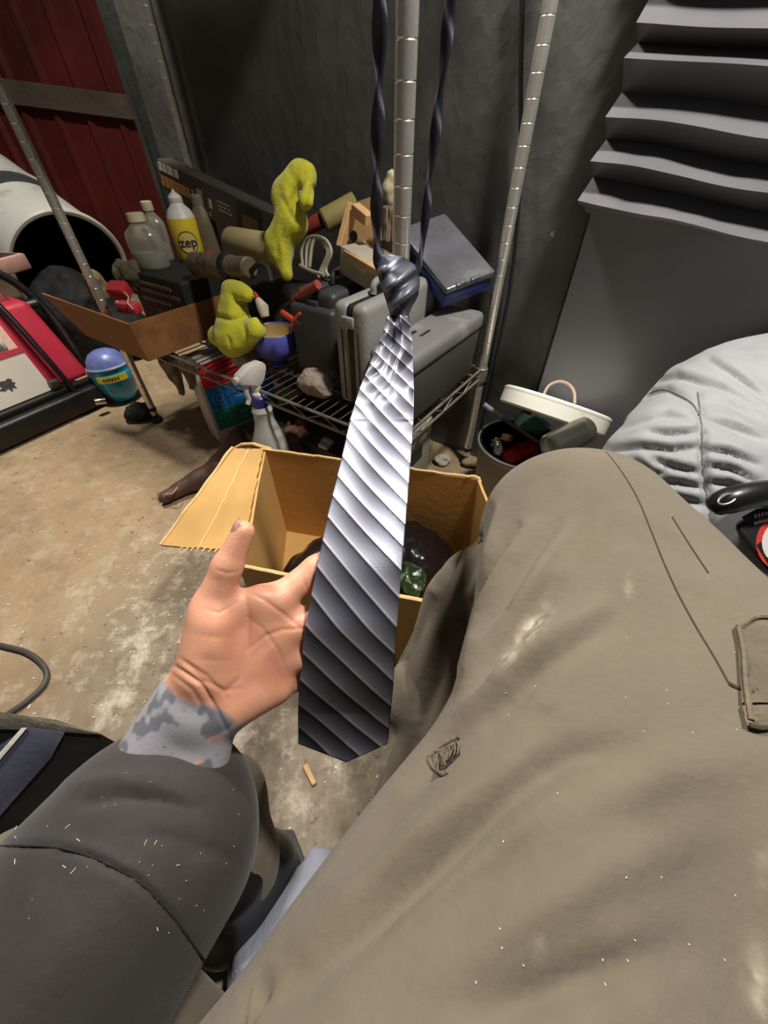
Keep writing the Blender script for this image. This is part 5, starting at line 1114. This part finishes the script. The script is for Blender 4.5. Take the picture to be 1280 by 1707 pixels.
# cargo pocket at the right
def cloth_patch(bv, poly, th, nm, mt, par, off=.0004, n=16, bulge=.002):
    (x0, y0), (x1, y1), (x2, y2), (x3, y3) = poly; g = []
    for i in range(n+1):
        row = []
        for j in range(n+1):
            s, t = i/n, j/n; x = (x0*(1-s)+x1*s)*(1-t)+(x3*(1-s)+x2*s)*t; y = (y0*(1-s)+y1*s)*(1-t)+(y3*(1-s)+y2*s)*t
            p = hit(bv, x, y, off+bulge*math.sin(PI*s)*math.sin(PI*t)+.0012*mnoise.noise((s*6, t*6, th*999))); row.append(p)
        g.append(row)
    last = None
    for row in g:
        for k in range(len(row)):
            if row[k] is None: row[k] = last
            last = row[k]
    if g[0][0] is None: return None
    b = NB(); up = [[b.verts.new(p+(CAM-p).normalized()*th) for p in r] for r in g]; dn = [[b.verts.new(p-(CAM-p).normalized()*.001) for p in r] for r in g]
    for i in range(n):
        for j in range(n): b.faces.new((up[i][j], up[i+1][j], up[i+1][j+1], up[i][j+1]))
    for i in range(n):
        for j in (0, n): b.faces.new((up[i][j], dn[i][j], dn[i+1][j], up[i+1][j])); b.faces.new((up[j][i], up[j][i+1], dn[j][i+1], dn[j][i]))
    return part(nm, b, mt, par, ang=60)
PKM = M('olive_pocket', (104, 94, 78), .92, 0, .22, 30, .3, 120, dirt=(84, 76, 66), ds=26, dt=.56)
pk_ = cloth_patch(tb_, [(1228, 1045), (1330, 1010), (1350, 1170), (1236, 1172)], .0030, 'cargo_pocket', PKM, tro)
if pk_:
    cloth_patch(tb_, [(1236, 1176), (1350, 1172), (1350, 1212), (1244, 1210)], .0035, 'pocket_band', PKM, pk_)
    seam(tb_, [(1226, 1050), (1234, 1090), (1238, 1150), (1246, 1205)], .0016, OL2, pk_, 'pocket_edge', .0035); seam(tb_, [(1226, 1050), (1250, 1034), (1278, 1032)], .0016, OL2, pk_, 'pocket_edge', .0035); seam(tb_, [(1244, 1212), (1262, 1216), (1279, 1214)], .0014, SEAMM, pk_, 'pocket_edge', .0028)
    cloth_patch(tb_, [(1244, 1098), (1257, 1100), (1264, 1150), (1250, 1156)], .0036, 'dark_patch', M('dark_stain', (74, 74, 72), .9), pk_, n=6, bulge=0)
# frayed tear on the thigh
te = cloth_patch(tb_, [(722, 1258), (760, 1232), (768, 1258), (735, 1290)], .0004, 'tear', M('tear_shadow', (62, 52, 42), .95), tro, off=.0006, n=6, bulge=0)
if te:
    b = NB()
    for k in range(16):
        x = 724+k*2.6; y0 = 1262-(k*1.7); q = on_cloth(tb_, [(x, y0), (x+random.uniform(-5, 5), y0+9), (x+random.uniform(-7, 7), y0+random.uniform(18, 30))], .0016)
        if len(q) == 3: btube(b, q, .00045, 5)
    part('threads', b, OL2, te)
    for pts in ([(716, 1262), (730, 1250), (748, 1238), (766, 1228)], [(716, 1266), (722, 1280), (736, 1292), (748, 1288)], [(728, 1254), (742, 1250), (758, 1240)]): seam(tb_, pts, .0012, OL2, te, 'frayed_edge', .001)
# specks on the trousers
b = NB()
for k in range(40):
    p = hit(tb_, random.uniform(760, 1270), random.uniform(780, 1650), .0002)
    if p: bbox(b, Matrix.Translation(p) @ Matrix.Rotation(random.uniform(0, 6), 4, 'Z'), (.0007, .0004, .0003))
part('specks', b, M('pale_grit', (206, 198, 180)), tro, kind='stuff', smooth=False)
# -- jacket sleeve
C1, C2 = Pd(250, 1406, .30), Pd(-45, 1805, .245); C3 = C2+(C2-C1)*.5
ES = [C1+(C2-C1).normalized()*.0]
def sleevef(P):
    f = cone(P, C1, C2, .0815, .092); f = smin(f, cone(P, C2, C3, .092, .10), .03)
    cut = (C1-C2).normalized(); return f+.0025*vn(P, 12, 3)
v, f = blob(sleevef, [min(C1[k], C3[k])-.13 for k in range(3)], [max(C1[k], C3[k])+.13 for k in range(3)], .0045, 2); v, f = subdiv(v, f); v = smooth(v, f, 2)
v = folds(v, f, [([(140, 1340), (200, 1328), (270, 1335), (320, 1350)], -.0055, 11), ([(120, 1312), (190, 1300), (270, 1306), (330, 1325)], .0040, 15), ([(230, 1392), (290, 1398), (350, 1410)], -.0022, 14), ([(0, 1412), (80, 1412), (150, 1428), (230, 1470), (285, 1525), (325, 1580)], -.0030, 5), ([(10, 1400), (90, 1398), (160, 1414), (240, 1455), (300, 1515)], .0018, 10), ([(100, 1480), (110, 1580), (60, 1680)], .003, 50), ([(300, 1420), (360, 1420), (400, 1440)], -.002, 14)])
JM = M('black_twill', (54, 51, 50), .72, 0, .12, 10, .08, 120, sheen=.15, spec=.3, dirt=(66, 62, 60), ds=7, dt=.52); weave(JM, 460, 62, .35, .0006)
jk = part('jacket_sleeve', (v, f), JM, person, 'black twill jacket sleeve flecked with lint', ang=180); sb_ = bvh_of(v, f)
seam(sb_, [(0, 1410), (80, 1410), (150, 1426), (230, 1468), (285, 1523), (325, 1578), (340, 1600)], .0007, M('black_seam', (34, 32, 32), .9), jk)
b = NB()
for k in range(46):
    p = hit(sb_, random.uniform(20, 400), random.uniform(1230, 1560), .0003)
    if p: bbox(b, Matrix.Translation(p) @ Matrix.Rotation(random.uniform(0, 6), 4, 'Z'), (random.choice([.0004, .0005, .0006, .003]), .0003, .0003))
part('lint', b, M('pale_grit', (206, 198, 180)), jk, kind='stuff', smooth=False)
# -- left boot
def bootf(P):
    a = Vector((-.195, .02, .06)); f = smin(cone(P, (-.195, .02, .13), (-.195, .01, .06), .048, .05), cone(P, (-.21, -.02, .05), (-.172, .028, .046), .048, .046), .03)
    return np.maximum(f, .004-P[:, 2])
v, f = blob(bootf, (-.3, -.08, 0), (-.08, .16, .23), .005, 2); bt = part('boot', (v, f), M('black_leather', (22, 21, 22), .4, 0, .2, 14, .15, 50, coat=.1), person, 'black leather boot')
b = NB(); bprism(b, Matrix.Rotation(0, 4, 'Z'), [(-.262, -.05), (-.215, -.072), (-.165, -.05), (-.128, .0), (-.122, .04), (-.145, .074), (-.185, .074), (-.24, .03)], .016, 0); part('sole', b, M('black_rubber', (26, 26, 27)), bt)
v, f = blob(lambda P: np.maximum(smin(cone(P, (.04, .06, .12), (.04, .07, .05), .056, .052), cone(P, (.045, .06, .045), (.075, .19, .042), .048, .044), .03), .004-P[:, 2]), (-.05, -.02, 0), (.16, .27, .2), .005, 2)
bt2 = part('boot', (v, f), M('black_leather', (22, 21, 22)), person, 'black leather boot under the right trouser leg')
# ================================================================ things around the person
# grey quilted coat heaped at the right
def coatf(P):
    f = smin(cone(P, Pd(1245, 740, .66), Pd(1420, 690, .70), .165, .17), cone(P, Pd(1245, 740, .66), Pd(1132, 802, .60), .160, .112), .06)
    f = smin(f, cone(P, Pd(1150, 800, .61), Pd(1340, 1010, .52), .115, .15), .06)
    f = smin(f, cone(P, (.60, .45, .30), (.60, .42, .14), .20, .22), .08); f = smin(f, cone(P, (.62, .30, .25), (.95, .20, .25), .18, .2), .08)
    f = np.maximum(f, P@np.array(UH, dtype=np.float32)-(WU-.085)); return np.maximum(f, .002-P[:, 2])+.008*vn(P, 9, 2)+.002*vn(P*np.array([1, 1, 2], dtype=np.float32), 26, 5)
v, f = blob(coatf, (.26, .0, -.01), (1.25, .92, .72), .009, 2); v, f = subdiv(v, f); v = smooth(v, f, 2)
CF = [([(1165, 660), (1170, 720), (1172, 780), (1178, 830), (1186, 880), (1196, 925)], -.008, 6), ([(1000, 715), (1035, 680), (1080, 655), (1110, 648), (1150, 668), (1166, 690)], -.007, 6)]
for q in ([(1075, 640), (1130, 628), (1200, 648), (1280, 690)], [(1180, 600), (1230, 630), (1280, 672)], [(1150, 700), (1110, 692), (1070, 702), (1035, 715)], [(1165, 720), (1120, 726), (1085, 722)], [(1168, 745), (1120, 752), (1070, 746), (1020, 752)], [(1170, 790), (1130, 782), (1090, 768)], [(1172, 815), (1130, 806), (1080, 802)], [(1174, 700), (1220, 712), (1275, 735)], [(1176, 752), (1215, 756), (1260, 775)], [(1178, 778), (1220, 784), (1262, 806)], [(1180, 805), (1215, 808), (1250, 815)], [(1178, 842), (1150, 836), (1110, 828)], [(1180, 880), (1150, 866), (1130, 856)], [(1060, 770), (1090, 790), (1110, 790)], [(1170, 670), (1210, 668), (1270, 700)]):
    CF.append((q, -.0065, 5)); CF.append(([(x, y-14) for x, y in q], .0042, 9))
v = folds(v, f, CF)
coat = thing('quilted_coat', 'pale grey quilted coat heaped at the right edge beside the raised knee', 'coat', (.6, .4, 0))
part('body', (v, f), M('pale_grey_nylon', (148, 151, 154), .6, 0, .05, 10, .06, 90, sheen=.1, dirt=(136, 139, 142), ds=8, dt=.55), coat, ang=180); cb_ = bvh_of(v, f)
GS = M('grey_thread', (104, 102, 102), .8)
for q in ([(1163, 655), (1170, 720), (1172, 780), (1178, 830), (1186, 880), (1197, 926)], [(1010, 705), (1035, 682), (1080, 657), (1110, 650), (1150, 670), (1165, 692)]): seam(cb_, q, .0011, GS, coat, 'stitching', .0005)
# black jug on the coat
jd = .44
def jp(x, y, d=0): return Pd(x, y, jd+d)
jug = thing('black_jug', 'black plastic jug with red and white label lying on the pale grey coat', 'jug', jp(1330, 960, .03))
JB = M('jug_black', (26, 27, 29), .32, 0, .1, 8, .05, 60)
b = NB(); Q = [jp(1216, 872, .012), jp(1300, 835, .02), jp(1480, 840, .03), jp(1520, 1130, -.01), jp(1420, 1130, -.02)]; nrm = (CAM-jp(1330, 950)).normalized(); bslab(b, Q, .045, nrm)
bmesh.ops.bevel(b, geom=list(b.edges), offset=.010, segments=4, profile=.5, affect='EDGES'); part('body', b, JB, jug, ang=50)
b = NB(); btube(b, spline([jp(1186, 848, .012), jp(1205, 838, .004), jp(1240, 828, .0), jp(1290, 822, .002), jp(1360, 826, .01)], 6), [.008, .011, .012, .0125, .013, .014, .0145, .015]+[.0155]*40, 14); part('handle', b, JB, jug)
rc = jp(1212, 832, -.010); rn = (CAM-rc).normalized(); rx = (jp(1235, 822)-jp(1192, 842)).normalized(); ry = rn.cross(rx)
b = NB(); btube(b, [rc+rx*.0105*math.cos(2*PI*k/24)+ry*.006*math.sin(2*PI*k/24) for k in range(24)], .0011, 6, True); part('ring', b, M('silver_bezel', (190, 188, 176)), jug, 'silver ring')
def jlabel(nm, pts, off, mt, lab=None, par=None):
    b = NB(); bslab(b, [p+nrm*off for p in pts], .0008, nrm); return part(nm, b, mt, par or jug, lab, smooth=False)
def jq(x, y):  # point on the top face of the jug body
    r = ray(x, y); p0 = Q[0]; n_ = (Q[2]-Q[0]).cross(Q[3]-Q[0]).normalized(); return CAM+r*((p0-CAM).dot(n_)/r.dot(n_))
lb = jlabel('label', [jq(*p) for p in ((1236, 862), (1262, 848), (1400, 848), (1460, 1040), (1360, 1020))], .0010, M('label_black', (24, 20, 22), .3), 'black label with red and white print')
LW = M('label_white', (226, 222, 216), .4); LR = M('label_red', (206, 62, 52), .4)
cx, cy = 1312, 905
ell = lambda r: [jq(cx+r*math.cos(2*PI*k/28)*1.0, cy+r*.95*math.sin(2*PI*k/28)) for k in range(28)]
jlabel('red_disc', ell(52), .0016, LR, par=lb); jlabel('white_disc', ell(42), .0022, LW, par=lb); jlabel('inner_disc', ell(26), .0028, M('label_grey', (176, 168, 166), .4), par=lb)
jlabel('red_bar', [jq(*p) for p in ((1262, 866), (1300, 856), (1302, 862), (1266, 872))], .0018, LR, par=lb); jlabel('white_bar', [jq(*p) for p in ((1256, 871), (1330, 853), (1330, 857), (1258, 875))], .0032, LW, par=lb)
x = 1257
while x < 1300: jlabel('letter', [jq(x, 858-(x-1257)*.24), jq(x+4, 857-(x-1257)*.24), jq(x+4.5, 863-(x-1257)*.24), jq(x+.8, 864-(x-1257)*.24)], .0018, LW, par=lb); x += 6
# dark red bottle at the right edge
b = NB(); P0 = Pd(1330, 830, .48); P1 = Pd(1322, 690, .54); mm = axf(P0, P1-P0); L = (P1-P0).length
t = thing('maroon_bottle', 'dark maroon bottle standing on the coat at the right edge behind the jug', 'bottle', P0); blathe(b, mm, [(.036, 0), (.040, .005), (.040, L*.7), (.03, L*.9), (.018, L)], 28); part('body', b, M('maroon_glass', (58, 22, 22), .25, 0, .1, 8), t)
b = NB(); blathe(b, mm, [(.019, L), (.019, L+.02), (.016, L+.022)], 20); part('cap', b, M('black_rubber', (26, 26, 27)), t)
# navy bag with a white stripe at the left edge
d0 = .47
bg = thing('navy_bag', 'navy and black bag with a white stripe and grey top band at the left edge', 'bag', flat(Pd(-10, 1300, d0)))
nb = (CAM-Pd(20, 1270, d0)).normalized()
def bslabp(nm, px, d, th, mt, lab=None, bev=.002):
    b = NB(); bslab(b, [Pd(x, y, d) for x, y in px], th, nb); bmesh.ops.bevel(b, geom=list(b.edges), offset=bev, segments=2, profile=.5, affect='EDGES'); return part(nm, b, mt, bg, lab)
b = NB(); q = [Pd(x, y, d0) for x, y in [(-160, 1205), (0, 1208), (170, 1222), (110, 1300), (-10, 1430), (-160, 1500)]]; hi = [b.verts.new(p) for p in q]; lo = [b.verts.new(Vector((p.x*1.0, p.y, .003))) for p in q]
b.faces.new(hi); b.faces.new(lo[::-1])
for i in range(6): b.faces.new((lo[i], lo[(i+1) % 6], hi[(i+1) % 6], hi[i]))
bmesh.ops.bevel(b, geom=list(b.edges), offset=.004, segments=2, profile=.5, affect='EDGES'); part('body', b, M('black_bag_cloth', (18, 18, 20), .7), bg)
bslabp('top_band', [(-160, 1182), (0, 1187), (95, 1200), (160, 1219), (172, 1225), (60, 1217), (-160, 1212)], d0-.006, .018, M('grey_web', (122, 114, 100), .8, 0, .1, 20, .2, 120), 'grey-olive band')
bslabp('flap', [(-160, 1300), (0, 1245), (45, 1212), (110, 1220), (85, 1265), (0, 1360), (-160, 1490)], d0-.009, .006, M('navy_cloth', (66, 68, 84), .6, 0, .12, 12, .1, 120), 'navy flap')
bslabp('stripe', [(-60, 1330), (0, 1254), (36, 1213), (46, 1213), (4, 1262), (-50, 1332)], d0-.0115, .003, M('stripe_white', (206, 202, 190), .6), 'white stripe', .0005)
# blue-grey rag on the floor under the thigh
def ragf(P):
    f = smin(cone(P, Pz(535, 1470, .03), Pz(490, 1530, .035), .040, .040), cone(P, Pz(490, 1530, .035), Pz(450, 1600, .04), .040, .05), .03)
    return np.maximum(f, .001-P[:, 2])+.007*vn(P, 34, 3)
c = Pz(490, 1530, .03); v, f = blob(ragf, (c.x-.16, c.y-.15, -.01), (c.x+.16, c.y+.16, .16), .005, 2)
solo('blue_grey_rag', (v, f), M('blue_grey_cloth', (142, 146, 160), .8, 0, .12, 20, .2, 120), 'blue-grey rag bunched on the floor in the shade of the thigh', 'rag', ang=180)
# low stool that carries the person, behind the view
st = thing('low_stool', 'low wooden stool the seated person sits on', 'stool', (.02, -.28, 0))
b = NB(); bbox(b, Matrix.Translation((.02, -.28, .150)), (.34, .26, .03), .006, 2); part('seat', b, WD2, st)
for x in (-1, 1):
    for y in (-1, 1): b = NB(); bbox(b, Matrix.Translation((.02+x*.13, -.28+y*.09, .067)), (.035, .035, .134), .004, 1); part('leg', b, WD2, st)
